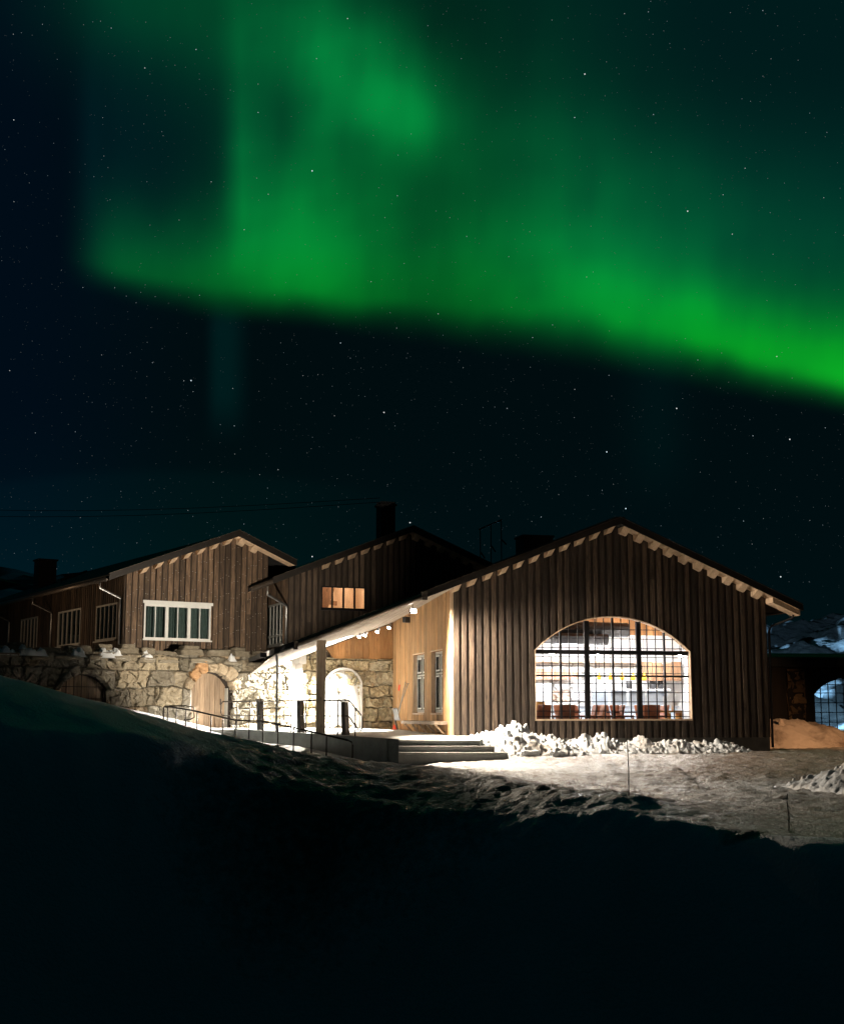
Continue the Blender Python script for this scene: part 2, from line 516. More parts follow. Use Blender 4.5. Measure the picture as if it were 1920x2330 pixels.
# ------------------------------------------------------------------ ground
CP = np.array([
    (-8.3, 26, 1.78), (-6.4, 27, 1.33), (-5.4, 28, 1.02), (-3.5, 29, .53), (-.58, 29, .10), (1.26, 27, -.05), (2.6, 25.2, -.18), (3.5, 23.6, -.15),
    (-3.4, 26.2, .16), (-.5, 25.5, -.42), (1.2, 24.2, -.52), (2.8, 22.9, -.54), (3.5, 22.2, -.44),
    (4.3, 21.6, -.56), (4.6, 24, -.47), (3.9, 26.3, -.42), (2.6, 28.5, -.36), (-10.5, 25, 2.35), (-14, 25, 3.0), (-20, 28, 3.8),
    (5.5, 20.3, -.66), (7, 19.7, -.68), (10, 19.2, -.66), (14, 19, -.6), (20, 18, -.6),
    (5, 40, 0), (12, 41, 0), (2, 35, -.02), (4, 30.5, -.27), (8, 35, -.13), (7, 26, -.45), (6.5, 22.5, -.58), (9, 22, -.58), (14, 30, -.3), (13, 23, -.5), (17, 43, .05),
    (12, 36, -.08), (10, 30, -.3), (20, 35, 0), (20, 25, -.4), (-.6, 35.4, -.2), (0, 33, -.12), (-2, 34.7, -.42), (-4, 36.4, -.1), (-5.5, 37.6, .05), (-7.2, 39.4, .48), (-2, 31.5, -.02), (-4, 33.5, .15),
    (-7.9, 41.6, 1.0), (-9.6, 39.7, 1.35), (-12, 37.3, 1.9), (-9, 36.5, 1.15), (-11, 34, 1.4), (-8, 32, 1.1), (-15, 34, 2.3), (-20, 38, 3),
    (-6, 43, .4), (0, 44, .2), (8, 46, 0), (13, 48, .1), (20, 50, .3), (-5, 47, .4),
    (-7.7, 24, 1.09), (-5.05, 25.5, .83), (-4.15, 27, .58), (-8, 19, .7), (-4, 20, -.1), (0, 20, -.75), (4, 18, -.8), (10, 14, -.9), (-12, 20, 1.4), (-8, 10, .2), (0, 10, -.9), (0, 2, -.9), (-8, 2, -.2), (8, 4, -1),
], float)
cx_, cy_ = CP[:, 0], CP[:, 1]


def _k(r2):
    return np.where(r2 > 1e-9, r2 * np.log(np.sqrt(r2) + 1e-12), 0)


_n = len(CP)
_A = np.zeros((_n + 3, _n + 3))
_A[:_n, :_n] = _k((cx_[:, None] - cx_) ** 2 + (cy_[:, None] - cy_) ** 2) + np.eye(_n) * .6
_A[:_n, _n:] = np.c_[np.ones(_n), cx_, cy_]; _A[_n:, :_n] = _A[:_n, _n:].T
_w = np.linalg.solve(_A, np.r_[CP[:, 2], 0, 0, 0])


def ground_base(x, y):
    x = np.asarray(x, float); y = np.asarray(y, float)
    xc = np.clip(x, -20, 20); yc = np.clip(y, 2, 50)
    out = _w[_n] + _w[_n + 1] * xc + _w[_n + 2] * yc
    for i in range(_n):
        out = out + _w[i] * _k((xc - cx_[i]) ** 2 + (yc - cy_[i]) ** 2)
    # the bank and the yard end in an added drop, shaped to keep the foreground in shade
    yb = np.interp(x, [-20, -14, -7.7, -5, -4.1, -3.4, -.5, 1.2, 2.8, 3.5, 4.3, 5.5, 7, 10, 14, 22], [22, 22.5, 23.5, 25.0, 26.0, 26.1, 25.4, 24.1, 22.8, 22.1, 21.2, 20.3, 19.8, 19.3, 19.2, 19])
    d = np.maximum(yb - y + fbm(x * .5, y * .2, 88, 3) * .8, 0)
    return out - 3.2 * (1 - np.exp(-(d / 3.1) ** 2)) - .22 * np.minimum(d, 8)


def bankmask(x, y):       # 1 on the snow bank, 0 on the trampled yard
    edge = np.interp(y, [14, 18.5, 19.6, 20.8, 22, 24, 26.5, 29, 33, 36], [30, 26, 8, 4.5, 4.1, 4.3, 3.4, 1.6, -.6, -1.4])
    return sstep(.35, -.35, x - edge + fbm(x * .9, y * .9, 31, 3) * .5)


def ground_z(x, y):
    z = ground_base(x, y)
    bk = bankmask(x, y)
    near = sstep(60, 40, y) * sstep(30, 18, np.abs(x))
    rough = fbm(x * 2.4, y * 3.2, 41, 6, .68) * .075 + fbm(x * 9, y * 9, 47, 3, .6) * .03
    rough_b = fbm(x * 1.3, y * 1.8, 51, 6, .66) * .12 + np.abs(fbm(x * 2.6, y * 3.4, 57, 5, .65)) * .09 - .03
    soft = fbm(x * .7, y * .9, 52, 3) * .05 + fbm(x * 4, y * 4, 57, 4, .6) * .018
    crest = sstep(-7, -2.5, x) * sstep(20, 23, y)
    rough = rough * (.45 + .55 * sstep(21, 27, y))
    z = z + near * ((1 - bk) * rough + bk * (crest * rough_b + (1 - crest) * soft))
    # wheel ruts leading away from the big window
    for off in (0, 1.5):
        t = x - (5.2 + off + (y - 38) * .06)
        z = z - .035 * np.exp(-(t / .13) ** 2) * (1 - bk) * sstep(26, 31, y) * sstep(40, 37, y)
    return z


gx_ = np.concatenate([-np.geomspace(1400, 15, 22), np.arange(-14, 17.5, .10), np.geomspace(18, 1400, 22)])
gy_ = np.concatenate([-np.geomspace(900, 2, 16), np.arange(0, 12, .2), np.arange(12, 49, .10), np.geomspace(50, 1500, 20)])
GX, GY = np.meshgrid(gx_, gy_)
GZ = ground_z(GX, GY)
bk = bankmask(GX, GY)
crest = sstep(-6.5, -2, GX) * sstep(21.5, 25.5, GY) * bk  # crest dirt, made heavier so the strip's shade is in the colour
yard_dirt_light = (1 - bk) * np.clip(.84 + .45 * fbm(GX * .3, GY * .25, 61, 4) + .2 * sstep(6, 12, GX) - .45 * np.exp(-(((GX - 1.6) / 2.4) ** 2 + ((GY - 33.0) / 2.2) ** 2)), 0, 1)  # yard dirt, thinned by the steps: lamplight pool put into the colour
dirt = np.clip(yard_dirt_light + crest * .98, 0, 1)
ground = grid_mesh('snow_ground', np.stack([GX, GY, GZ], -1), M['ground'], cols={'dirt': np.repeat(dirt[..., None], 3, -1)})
tag(ground, kind='structure')


def gz(x, y):
    return float(ground_z(np.array([x]), np.array([y]))[0])


# ------------------------------------------------------------------ stonework and cladding builders
def facets(x, y, cell, seed, tilt=.6):
    """split-rock relief: every jittered cell is its own tilted plane, the highest wins"""
    x = x / cell; y = y / cell
    ix = np.floor(x); iy = np.floor(y)
    best = np.full(x.shape, 9.0); h = np.zeros(x.shape)
    for di in (-1, 0, 1):
        for dj in (-1, 0, 1):
            a, b_ = ix + di, iy + dj
            cx = a + _hash(a, b_, seed); cy = b_ + _hash(a, b_, seed + 1)
            d = (x - cx) ** 2 + (y - cy) ** 2
            hh = (_hash(a, b_, seed + 2) - .5) * .5 + ((_hash(a, b_, seed + 3) - .5) * (x - cx) + (_hash(a, b_, seed + 4) - .5) * (y - cy)) * 2 * tilt
            m_ = d < best
            best = np.where(m_, d, best); h = np.where(m_, hh, h)
    return h * cell


# hills behind the houses
hx = np.concatenate([np.linspace(-150, 14, 110), np.arange(15, 46, .2), np.linspace(47, 190, 60)]); hy = np.concatenate([np.arange(72, 112, .3), np.linspace(113, 170, 40)])
HX, HY = np.meshgrid(hx, hy)
crestz = np.interp(HX, [-150, -60, -40, -20, 20, 26, 34, 45, 60, 100, 190], [15, 13.6, 12.7, 12, 7.0, 7.2, 8.6, 9.5, 10.5, 14, 22])
HZ = crestz * sstep(70, 112, HY) - sstep(115, 170, HY) * 6
HZ = HZ + (fbm(HX / 6, HY / 6, 71, 5, .55) * 1.6 + facets(HX, HY, 2.6, 5, .8) * .25 + np.abs(fbm(HX / 3, HY / 3, 75, 4)) * .8) * sstep(72, 80, HY)
rock = sstep(-.04, .06, fbm(HX / 3.4, HY / 5.5, 77, 4) + .3 * fbm(HX / .9, HY / 1.2, 79, 4))
m_hill, nt, b = newmat('rock_and_snow_slope')
a = N(nt, 'ShaderNodeAttribute', attribute_name='dirt'); v = objvec(nt)
nn = noise(nt, v, .9, 8, .7)
rk = ramp(nt, nn, [(.3, (.008, .008, .008)), (.75, (.05, .047, .043))])
nt.links.new(mix(nt, a.outputs['Color'], (.74, .78, .82), rk), b.inputs['Base Color'])
b.inputs['Roughness'].default_value = .8
bump(nt, b, nn, .8, .5)
hill = grid_mesh('hill', np.stack([HX, HY, HZ], -1), m_hill, cols={'dirt': np.repeat(rock[..., None], 3, -1)})
tag(hill, kind='structure')

def stone_face(name, mat, parent, s0, s1, z0, z1, res, seed, hole=None, courses=None, swap=False, palette=None, depth=.09, wide=(.45, 1.15), joint=.10, topfn=None):
    """a masonry face as real relief: local x = along the wall, -y = outwards"""
    rs = np.random.RandomState(seed)
    s = np.arange(s0, s1 + res / 2, res); z = np.arange(z0, z1 + res / 2, res)
    SX, SZ = np.meshgrid(s, z)
    ws = SX + fbm(SX * 2.6, SZ * 2.6, seed, 5, .65) * .09
    wz = SZ + fbm(SX * 1.3, SZ * 1.6, seed + 5, 5, .65) * .11
    zb = [z0 - .5]
    if courses:
        for c in courses: zb.append(zb[-1] + c)
    while zb[-1] < z1 + .6:
        zb.append(zb[-1] + rs.uniform(.34, .58))
    zb = np.array(zb)
    ci = np.clip(np.searchsorted(zb, wz) - 1, 0, len(zb) - 2)
    H = np.zeros_like(SX); DI = np.ones_like(SX); C = np.zeros(SX.shape + (3,))
    for c in range(len(zb) - 1):
        msk = ci == c
        hgt = zb[c + 1] - zb[c]
        e = [s0 - 1.5 - rs.uniform(0, 1)]
        while e[-1] < s1 + 1.5:
            e.append(e[-1] + rs.uniform(*wide) * (hgt / .45) ** .4)
        e = np.array(e)
        lean = rs.uniform(-.38, .38, len(e))
        ee = ws[msk] - (lean[np.clip(np.searchsorted(e, ws[msk]) - 1, 0, len(e) - 2)]) * (wz[msk] - zb[c])
        j = np.clip(np.searchsorted(e, ee) - 1, 0, len(e) - 2)
        d = np.minimum(np.minimum(ee - e[j], e[j + 1] - ee), np.minimum(wz[msk] - zb[c], zb[c + 1] - wz[msk]))
        base = rs.uniform(-.2, 1, len(e)) * depth * .7
        tx = rs.uniform(-1, 1, len(e)) * .16; tz = rs.uniform(-1, 1, len(e)) * .2
        mx = (e[j] + e[j + 1]) / 2; mz = (zb[c] + zb[c + 1]) / 2
        H[msk] = base[j] + tx[j] * (ee - mx) + tz[j] * (wz[msk] - mz)
        DI[msk] = d
        pal = np.array(palette or [(.36, .31, .22), (.42, .37, .27), (.30, .27, .20), (.44, .36, .24), (.26, .23, .18), (.38, .35, .30)])
        pc = pal[rs.randint(0, len(pal), len(e))] * rs.uniform(.75, 1.2, (len(e), 1))
        C[msk] = pc[j]
    # facets inside each stone + rough split surface
    wx_ = SX + fbm(SX * 3, SZ * 3, seed + 8, 3) * .1; wz_ = SZ + fbm(SX * 3, SZ * 3, seed + 7, 3) * .1
    H = H + facets(wx_, wz_, .30, seed + 9) * .55 + facets(wx_, wz_, .13, seed + 19) * .45 + fbm(SX * 9, SZ * 9, seed + 3, 4, .6) * .02
    H = np.where(DI < .012, -joint, H * (.45 + .55 * sstep(.01, .05, DI)))
    C = C * (.45 + .55 * sstep(0.0, .025, DI))[..., None]
    P = np.stack([SX, -H, SZ], -1)
    keep = np.ones((len(z) - 1, len(s) - 1), bool)
    cs = (s[:-1] + s[1:]) / 2; cz = (z[:-1] + z[1:]) / 2
    CS, CZ = np.meshgrid(cs, cz)
    for hfn in hole or []:
        keep &= ~hfn(CS, CZ)
    if topfn is not None:
        keep &= CZ < topfn(CS)
    return grid_mesh(name, P, mat, parent, keep, {'col': C}, smooth=False)


def arch_hole(a, b, spring, top):
    half = (b - a) / 2; rise = top - spring; rad = (half ** 2 + rise ** 2) / (2 * rise); cz = top - rad; m = (a + b) / 2
    def top_at(x):
        return cz + math.sqrt(max(rad ** 2 - (x - m) ** 2, 0))
    f = lambda S_, Z_: (S_ > a) & (S_ < b) & (Z_ < cz + np.sqrt(np.maximum(rad ** 2 - (S_ - m) ** 2, 0)))
    return f, top_at


def arch_pts(a, b, z0, spring, top, n=16):
    _, t = arch_hole(a, b, spring, top)
    xs = [a + (b - a) * i / n for i in range(n + 1)]
    return [(a, z0)] + [(x, t(x)) for x in xs] + [(b, z0)]


def ribbon(mb, pts, d0, d1, th):
    """frame that follows an open outline (x, z); d0..d1 is its depth, th its thickness towards the inside"""
    c = Vector((sum(p[0] for p in pts) / len(pts), sum(p[1] for p in pts) / len(pts)))
    P = [Vector(p) for p in pts]; Q = []
    for i, p in enumerate(P):
        t = (P[min(i + 1, len(P) - 1)] - P[max(i - 1, 0)]).normalized(); n = Vector((-t.y, t.x))
        if n.dot(c - p) < 0: n = -n
        Q.append(p + n * th)
    for i in range(len(P) - 1):
        a, b_, c_, d_ = P[i], P[i + 1], Q[i + 1], Q[i]
        mb.hexa([(a.x, d0, a.y), (b_.x, d0, b_.y), (c_.x, d0, c_.y), (d_.x, d0, d_.y)],
                [(a.x, d1, a.y), (b_.x, d1, b_.y), (c_.x, d1, c_.y), (d_.x, d1, d_.y)])


FRONT = lambda a, d, z: (a, d, z)
SIDE = lambda a, d, z: (d, a, z)        # wall that runs back along local y, outward = -x


def cladding(mb, a0, a1, zlo, ztop, d0, d1, sp, w, openings=(), rng=None, zj=0, split=0):
    """upright boards; openings: (a, b, z0, topfn)"""
    n = max(1, round((a1 - a0) / sp)); sp = (a1 - a0) / n
    for i in range(n):
        a = a0 + i * sp + (sp - w) / 2 if w < sp * .999 else a0 + i * sp
        b = a + w if w < sp * .999 else a0 + (i + 1) * sp
        dj = rng.uniform(-.005, .005) if rng else 0
        cuts = sorted({a, b} | {x for o in openings for x in o[:2] if a < x < b})
        for p, q in zip(cuts[:-1], cuts[1:]):
            if q - p < .012: continue
            op = [o for o in openings if o[0] < (p + q) / 2 < o[1]]
            lo = zlo(p), zlo(q)
            hi = ztop(p), ztop(q)
            segs = [(lo, hi)]
            if op:
                o = op[0]
                segs = [(lo, (o[2], o[2])), ((o[3](p), o[3](q)), hi)]
            out = []
            for s_ in segs:
                if split and rng and rng.random() < split and s_[1][0] - s_[0][0] > 2.4:
                    zz = s_[0][0] + (s_[1][0] - s_[0][0]) * rng.uniform(.3, .7)
                    out += [(s_[0], (zz - .002, zz - .002)), ((zz + .002, zz + .002), s_[1])]
                else: out.append(s_)
            for (l0, l1), (h0, h1) in out:
                if h0 - l0 < .01 and h1 - l1 < .01: continue
                mb.hexa([(p, d0 + dj, l0), (q, d0 + dj, l1), (q, d1, l1), (p, d1, l0)],
                        [(p, d0 + dj, h0), (q, d0 + dj, h1), (q, d1, h1), (p, d1, h0)])


def window(parent, fmap, a0, a1, z0, z1, d, cols, rows, frame=.06, bar=.035, depth=.06, mat='white', wide=(), glassmat='gl', sill=True, head=.0):
    f = MB(fmap)
    f.box(a0, a0 + frame, d, d + depth, z0, z1); f.box(a1 - frame, a1, d, d + depth, z0, z1)
    f.box(a0 + frame, a1 - frame, d, d + depth, z0, z0 + frame); f.box(a0 + frame, a1 - frame, d, d + depth, z1 - frame - head, z1)
    for k in range(1, cols):
        x = a0 + (a1 - a0) * k / cols; w = (bar * 2.2 if k in wide else bar) / 2
        f.box(x - w, x + w, d + .006, d + depth - .006, z0 + frame, z1 - frame - head)
    for zr in rows:
        for k in range(cols):
            xa = a0 + (a1 - a0) * k / cols + .02; xb = a0 + (a1 - a0) * (k + 1) / cols - .02
            f.box(max(xa, a0 + frame), min(xb, a1 - frame), d + .010, d + depth - .010, zr - bar / 2, zr + bar / 2)
    o = f.build('window', M[mat], parent)
    g = MB(fmap); g.box(a0 + frame * .5, a1 - frame * .5, d + depth * .5 - .004, d + depth * .5 + .004, z0 + frame * .5, z1 - frame * .5)
    g.build('pane', M[glassmat], o)
    if sill:
        s_ = MB(fmap); s_.box(a0 - .04, a1 + .04, d - .07, d - .002, z0 - .05, z0 - .004); s_.build('sill', M[mat], o)
    return o


def purlin(parent, u, zfun, ln, w, h, mat, y1=0.0):
    p = MB()
    a, b_ = u - w / 2, u + w / 2
    p.hexa([(a, -ln * .30, zfun(a) - h), (b_, -ln * .30, zfun(b_) - h), (b_, y1, zfun(b_) - h), (a, y1, zfun(a) - h)],
           [(a, -ln, zfun(a) - .004), (b_, -ln, zfun(b_) - .004), (b_, y1, zfun(b_) - .004), (a, y1, zfun(a) - .004)])
    return p.build('rafter_end', M[mat], parent)


def barge(parent, us, zfun, y0, y1, up, dn, mat='barge'):
    p = MB()
    for a, b_ in zip(us[:-1], us[1:]):
        p.hexa([(a, y0, zfun(a) - dn), (b_, y0, zfun(b_) - dn), (b_, y1, zfun(b_) - dn), (a, y1, zfun(a) - dn)],
               [(a, y0, zfun(a) + up), (b_, y0, zfun(b_) + up), (b_, y1, zfun(b_) + up), (a, y1, zfun(a) + up)])
    o = p.build('bargeboard', M[mat], parent)
    t = MB()
    for a, b_ in zip(us[:-1], us[1:]):
        t.hexa([(a, y0 - .025, zfun(a) + up + .003), (b_, y0 - .025, zfun(b_) + up + .003), (b_, y1 + .05, zfun(b_) + up + .003), (a, y1 + .05, zfun(a) + up + .003)],
               [(a, y0 - .025, zfun(a) + up + .022), (b_, y0 - .025, zfun(b_) + up + .022), (b_, y1 + .05, zfun(b_) + up + .022), (a, y1 + .05, zfun(a) + up + .022)])
    t.build('flashing', M['gutter'], o)
    return o


def downpipe(parent, pts, r=.04, mat='metal'):
    p = MB(); p.tube(pts, r, 10)
    return p.build('downpipe', M[mat], parent, smooth=True)


# ================================================================== BIG BARN WITH ARCHED WINDOW AND PORCH
rng = random.Random(3)
TH = R(13.5)
barn = root('timber_barn', (.92, 40, 0), TH, 'dark board-clad barn with a big lit arched window and an open porch on its left', 'barn')
RU = 5.27
bz = lambda u: 7.04 - .389 * (RU - u) if u < RU else 7.04 - .424 * (u - RU)
AF, AT = arch_hole(2.59, 7.75, 3.09, 4.17)
BW = 10.42
opn = [(2.59, 7.75, .95, AT)]
mb = MB(); cladding(mb, 0.0, BW, lambda u: .42, lambda u: bz(u) - .02, -.036, -.002, .2368, .142, opn, rng, split=.12)
wall = mb.build('front_cladding', M['dark'], barn)
mb = MB(); cladding(mb, 0.0, BW, lambda u: .42, lambda u: bz(u) - .02, 0, .12, .1, .1, opn)
mb.build('front_wall', M['darkback'], barn)
mb = MB(); mb.box(.0, BW - .02, .03, .3, -.5, .415); mb.build('foundation', M['darkconc'], barn)
# right side wall, back wall
mb = MB(SIDE); mb.box(.13, 14, BW - .14, BW, -.3, bz(BW) - .02); mb.build('side_wall', M['darkback'], barn)
# porch side wall: slats, two recessed windows
WS = [(1.08, 2.55), (3.45, 5.09)]
so = [(a_, b_, 1.19, (lambda z: (lambda u: z))(3.11)) for a_, b_ in WS]
mb = MB(SIDE); cladding(mb, .03, 8.3, lambda u: .44, lambda u: bz(0) - .05, -.035, -.004, .142, .085, so, rng)
mb.build('side_cladding', M['slat'], barn)
mb = MB(SIDE); cladding(mb, .125, 8.3, lambda u: .44, lambda u: bz(0) - .05, 0, .12, .4, .4, so)
mb.build('side_wall', M['clad'], barn)
mb = MB(); mb.box(-.055, -.036, .0, .10, .46, bz(0) - .06); mb.box(-.055, .02, -.05, -.032, .46, bz(0) - .06); mb.build('corner_trim', M['pale'], barn)
for a_, b_ in WS:
    w_ = window(barn, SIDE, a_ + .02, b_ - .02, 1.21, 3.09, .10, 2, [2.42], .07, .06, .05, 'grey', glassmat='gld', sill=False)
    f = MB(SIDE)
    for k in range(2):
        xa = a_ + .02 + (b_ - a_ - .04) * k / 2; xb = xa + (b_ - a_ - .04) / 2
        for za, zb_ in ((1.30, 2.36), (2.49, 3.0)):
            for x0, x1 in ((xa + .10, xa + .15), (xb - .15, xb - .10)): f.box(x0, x1, .085, .098, za, zb_)
            f.box(xa + .15, xb - .15, .085, .098, za, za + .05); f.box(xa + .15, xb - .15, .085, .098, zb_ - .05, zb_)
    f.build('sash', M['white'], w_)
    rv = MB(SIDE); rv.box(a_, b_, -.06, -.037, 1.13, 1.185); rv.box(a_ + .001, a_ + .018, -.034, .095, 1.20, 3.10); rv.box(b_ - .018, b_ - .001, -.034, .095, 1.20, 3.10)
    rv.box(a_ - .02, b_ + .02, -.05, -.037, 3.115, 3.15)
    rv.build('reveal', M['post'], w_)
    bk_ = MB(SIDE); bk_.box(a_, b_, .22, .24, 1.19, 3.11); bk_.build('curtain', M['curtain'], w_)
# roof
mb = MB()
T = lambda dz: (lambda x, y: bz(x) + dz)
for k in range(6):
    x0 = -5.45 + k * .909; x1 = x0 + .909
    yb = lambda x: 7.9 + .16 * (x + 5.45) * .75
    mb.prism([(x0, -.55), (x1, -.55), (x1, yb(x1)), (x0, yb(x0))], T(0), T(.15))
mb.prism([(0.004, -.55), (RU, -.55), (RU, 14), (0.004, 14)], T(0), T(.15))
roof = mb.build('roof', M['roof'], barn)
mb = MB(); mb.prism([(RU + .001, -.55), (11.38, -.55), (11.38, 14), (RU + .001, 14)], T(0), T(.15)); mb.build('roof', M['roof'], barn)
mb = MB()      # boarded soffit, under the roofing
nb = 44
for k in range(nb):
    x0 = -5.43 + k * (16.75 / nb); x1 = x0 + 16.75 / nb - .006
    if x0 < RU < x1: x1 = RU - .002
    if x0 < 0: continue
    mb.prism([(x0, -.53), (x1, -.53), (x1, -.004), (x0, -.004)], T(-.026), T(-.003))
mb.build('soffit', M['pale'], barn)
pc = lambda dz: (lambda x, y: bz(x) - .026 - .056 * (y + .5) + dz)
mb = MB()
for k in range(30):
    x0 = -5.43 + k * .181; x1 = min(x0 + .178, -.045)
    yb = 7.55 + .12 * (x0 + 5.45)
    mb.prism([(x0, -.53), (x1, -.53), (x1, yb), (x0, yb)], pc(-.02), pc(0))
mb.build('porch_ceiling', M['ceil_white'], barn)
mb = MB(); mb.box(RU - .16, RU + .16, -.56, 14, bz(RU) + .13, bz(RU) + .19); mb.build('ridge_cap', M['roof'], barn)
barge(barn, [-1.05, RU - .002], bz, -.60, -.56, .17, .03)
barge(barn, [RU + .002, 11.42], bz, -.60, -.56, .17, .03)
g_ = MB(); g_.tube([(-4.83, -.63, bz(-4.83) + .03), (-1.0, -.63, bz(-1.0) + .03)], .085, 12); g_.box(-4.9, -4.80, -.74, -.55, bz(-4.83) - .12, bz(-4.83) + .12)
g_.box(-1.12, -.95, -.73, -.54, bz(-1.0) - .10, bz(-1.0) + .16); g_.build('rake_gutter', M['gutter'], barn, smooth=False)
for i in range(0, 23):
    u = RU + (i - 10.5) * .4975 * (1 if i < 11 else 1.0)
    if u > BW - .1 or abs(u - RU) < .12: continue
    purlin(barn, u, lambda x: bz(x) - .026, .52, .21, .17, 'pale')
mb = MB(); mb.box(-4.11, -3.85, .0, .26, .42, bz(-4.0) - .12); mb.build('porch_post', M['post'], barn, bevel=.015)
g_ = MB(); g_.tube([(11.36, -.5, bz(11.38) + .02), (11.36, 14, bz(11.38) + .02)], .07, 10); g_.build('gutter', M['gutter'], barn, smooth=True)
downpipe(barn, [(11.3, -.2, 4.38), (11.25, -.2, 4.2), (10.62, .05, 3.95), (10.55, .08, 3.8), (10.52, .08, .1)], .04, 'black')
mb = MB(); mb.prism([(BW, -.5), (11.36, -.5), (11.36, 0), (BW, 0)], T(-.20), T(-.03)); mb.build('eave_box', M['pale'], barn)
downpipe(barn, [(-5.35, -.3, bz(-5.35) - .03), (-5.33, -.3, 2.6), (-5.3, -.1, 2.5), (-5.3, -.1, .6)], .035, 'white')
# roof vent and metal frame on the back of the roof
mb = MB(); mb.box(5.9, 7.15, 11.2, 12.2, 6.0, 8.15); mb.box(5.85, 7.2, 11.15, 12.25, 8.153, 8.23); mb.build('chimney', M['roof'], barn)

# arched window
PTS = arch_pts(2.59, 7.75, .95, 3.09, 4.17, 24)
mb = MB()
ribbon(mb, [(2.59, .95), (7.75, .95)], -.042, .16, .05)
ribbon(mb, PTS, -.042, .16, .03)
aw = mb.build('arched_window', M['pale'], barn)
mb = MB()
for k, w in ((1, .06), (2, .16), (3, .06), (4, .16), (5, .06)):
    x = 2.59 + 5.16 * k / 6
    mb.box(x - w / 2, x + w / 2, .02, .10, 1.01, AT(x) - .05)
mb.box(2.64, 7.70, .024, .096, 2.98, 3.11)
mb.box(2.64, 7.70, .03, .09, 2.29, 2.345)
mb.build('mullion', M['black'], aw)
mb = MB()
for k in range(18):
    if k % 3 == 0: continue
    x = 2.59 + 5.16 * k / 18
    mb.box(x - .013, x + .013, .042, .073, 1.01, AT(x) - .05)
for zr in (1.07, 1.24, 1.525, 1.81, 2.09, 2.40, 2.62, 2.90, 3.18, 3.47, 3.76):
    if zr > 3.1:
        hw = math.sqrt(max(0, 3.621 ** 2 - (zr - .549) ** 2)) - .06
        x0, x1 = 5.17 - hw, 5.17 + hw
    else: x0, x1 = 2.64, 7.70
    mb.box(x0, x1, .044, .071, zr - .012, zr + .012)
mb.build('glazing_bars', M['black'], aw)
g = MB()
n = len(PTS)
g.add([(x, .055, z) for x, z in PTS] + [(x, .060, z) for x, z in PTS], [tuple(range(n)), tuple(range(2 * n - 1, n - 1, -1))] + [(i, (i + 1) % n, n + (i + 1) % n, n + i) for i in range(n)])
g.build('pane', M['gl'], aw)

# interior of the restaurant
mb = MB(); mb.box(.3, 10.2, .16, 8.2, .38, .48); mb.build('floor', M['tabletop'], barn)
mb = MB()
for k in range(26):
    x0 = .15 + k * .39; x1 = x0 + .386
    if x0 < RU < x1: x1 = RU
    mb.prism([(x0, .14), (x1, .14), (x1, 8.2), (x0, 8.2)], T(-.12), T(-.05))
mb.build('ceiling', M['ceiling'], barn)
mb = MB()
for y in (1.4, 3.2, 5.0):
    mb.hexa([(.3, y, bz(.3) - .42), (RU, y, bz(RU) - .42), (RU, y + .16, bz(RU) - .42), (.3, y + .16, bz(.3) - .42)], [(.3, y, bz(.3) - .13), (RU, y, bz(RU) - .13), (RU, y + .16, bz(RU) - .13), (.3, y + .16, bz(.3) - .13)])
    mb.hexa([(RU, y, bz(RU) - .42), (10.2, y, bz(10.2) - .42), (10.2, y + .16, bz(10.2) - .42), (RU, y + .16, bz(RU) - .42)], [(RU, y, bz(RU) - .13), (10.2, y, bz(10.2) - .13), (10.2, y + .16, bz(10.2) - .13), (RU, y + .16, bz(RU) - .13)])
mb.build('rafter', M['pale'], barn)
mb = MB(); mb.box(.14, .26, .16, 8.2, .4, 4.7); mb.build('inner_side_wall', M['iwhite'], barn)
mb = MB(); mb.box(10.16, 10.28, .16, 8.2, .4, 4.6); mb.build('inner_side_wall', M['iwhite'], barn)
sw = bpy.data.objects.new('inner_back_wall', None)
bw_o = stone_face('inner_back_wall', M['istone'], barn, .2, 7.0, .45, 3.05, .035, 91, palette=[(.82, .80, .77), (.74, .72, .70), (.86, .84, .80), (.62, .46, .36), (.80, .78, .78)], depth=.05, joint=.05)
bw_o.location = (0, 6.6, 0)
bpy.data.objects.remove(sw)
mb = MB(); cladding(mb, .27, 10.15, lambda u: min(4.0, bz(u) - .2), lambda u: bz(u) - .13, 6.70, 6.745, .19, .186, (), rng); mb.build('upper_partition', M['orange'], barn)
mb = MB(); cladding(mb, .27, 10.15, lambda u: .45, lambda u: bz(u) - .13, 6.75, 6.9, .5, .5); mb.build('inner_partition', M['iwhite'], barn)
mb = MB(); mb.tube([(2.6, 3.9, 3.72), (6.5, 3.9, 3.66)], .19, 14); mb.tube([(2.9, 4.3, 4.05), (7.4, 4.3, 4.02)], .26, 14); mb.box(4.6, 6.4, 3.6, 4.2, 3.5, 3.75); mb.build('ventilation_duct', M['blackp'], barn)
mb = MB()
for k in range(4):
    mb.box(8.5 + .38 * k, 8.5 + .38 * k + .36, 5.6, 5.66, 2.32, 3.0 - .04 * (k % 3))
mb.build('wood_screen', M['post2'], barn)
for u0 in (.55, 4.45):
    mb = MB()
    for k in range(6): mb.box(u0 + .31 * k, u0 + .31 * k + .30, 6.25, 6.27, 2.36, 2.74)
    mb.build('rusty_panel', M['rust'], barn)
mb = MB(); mb.box(.4, 10.1, 6.0, 6.5, 2.96, 3.02); mb.build('shelf_ledge', M['pale'], barn)


def bw(u, v, z=0):      # barn coordinates to world
    return (.92 + u * math.cos(TH) - v * math.sin(TH), 40 + u * math.sin(TH) + v * math.cos(TH), z)


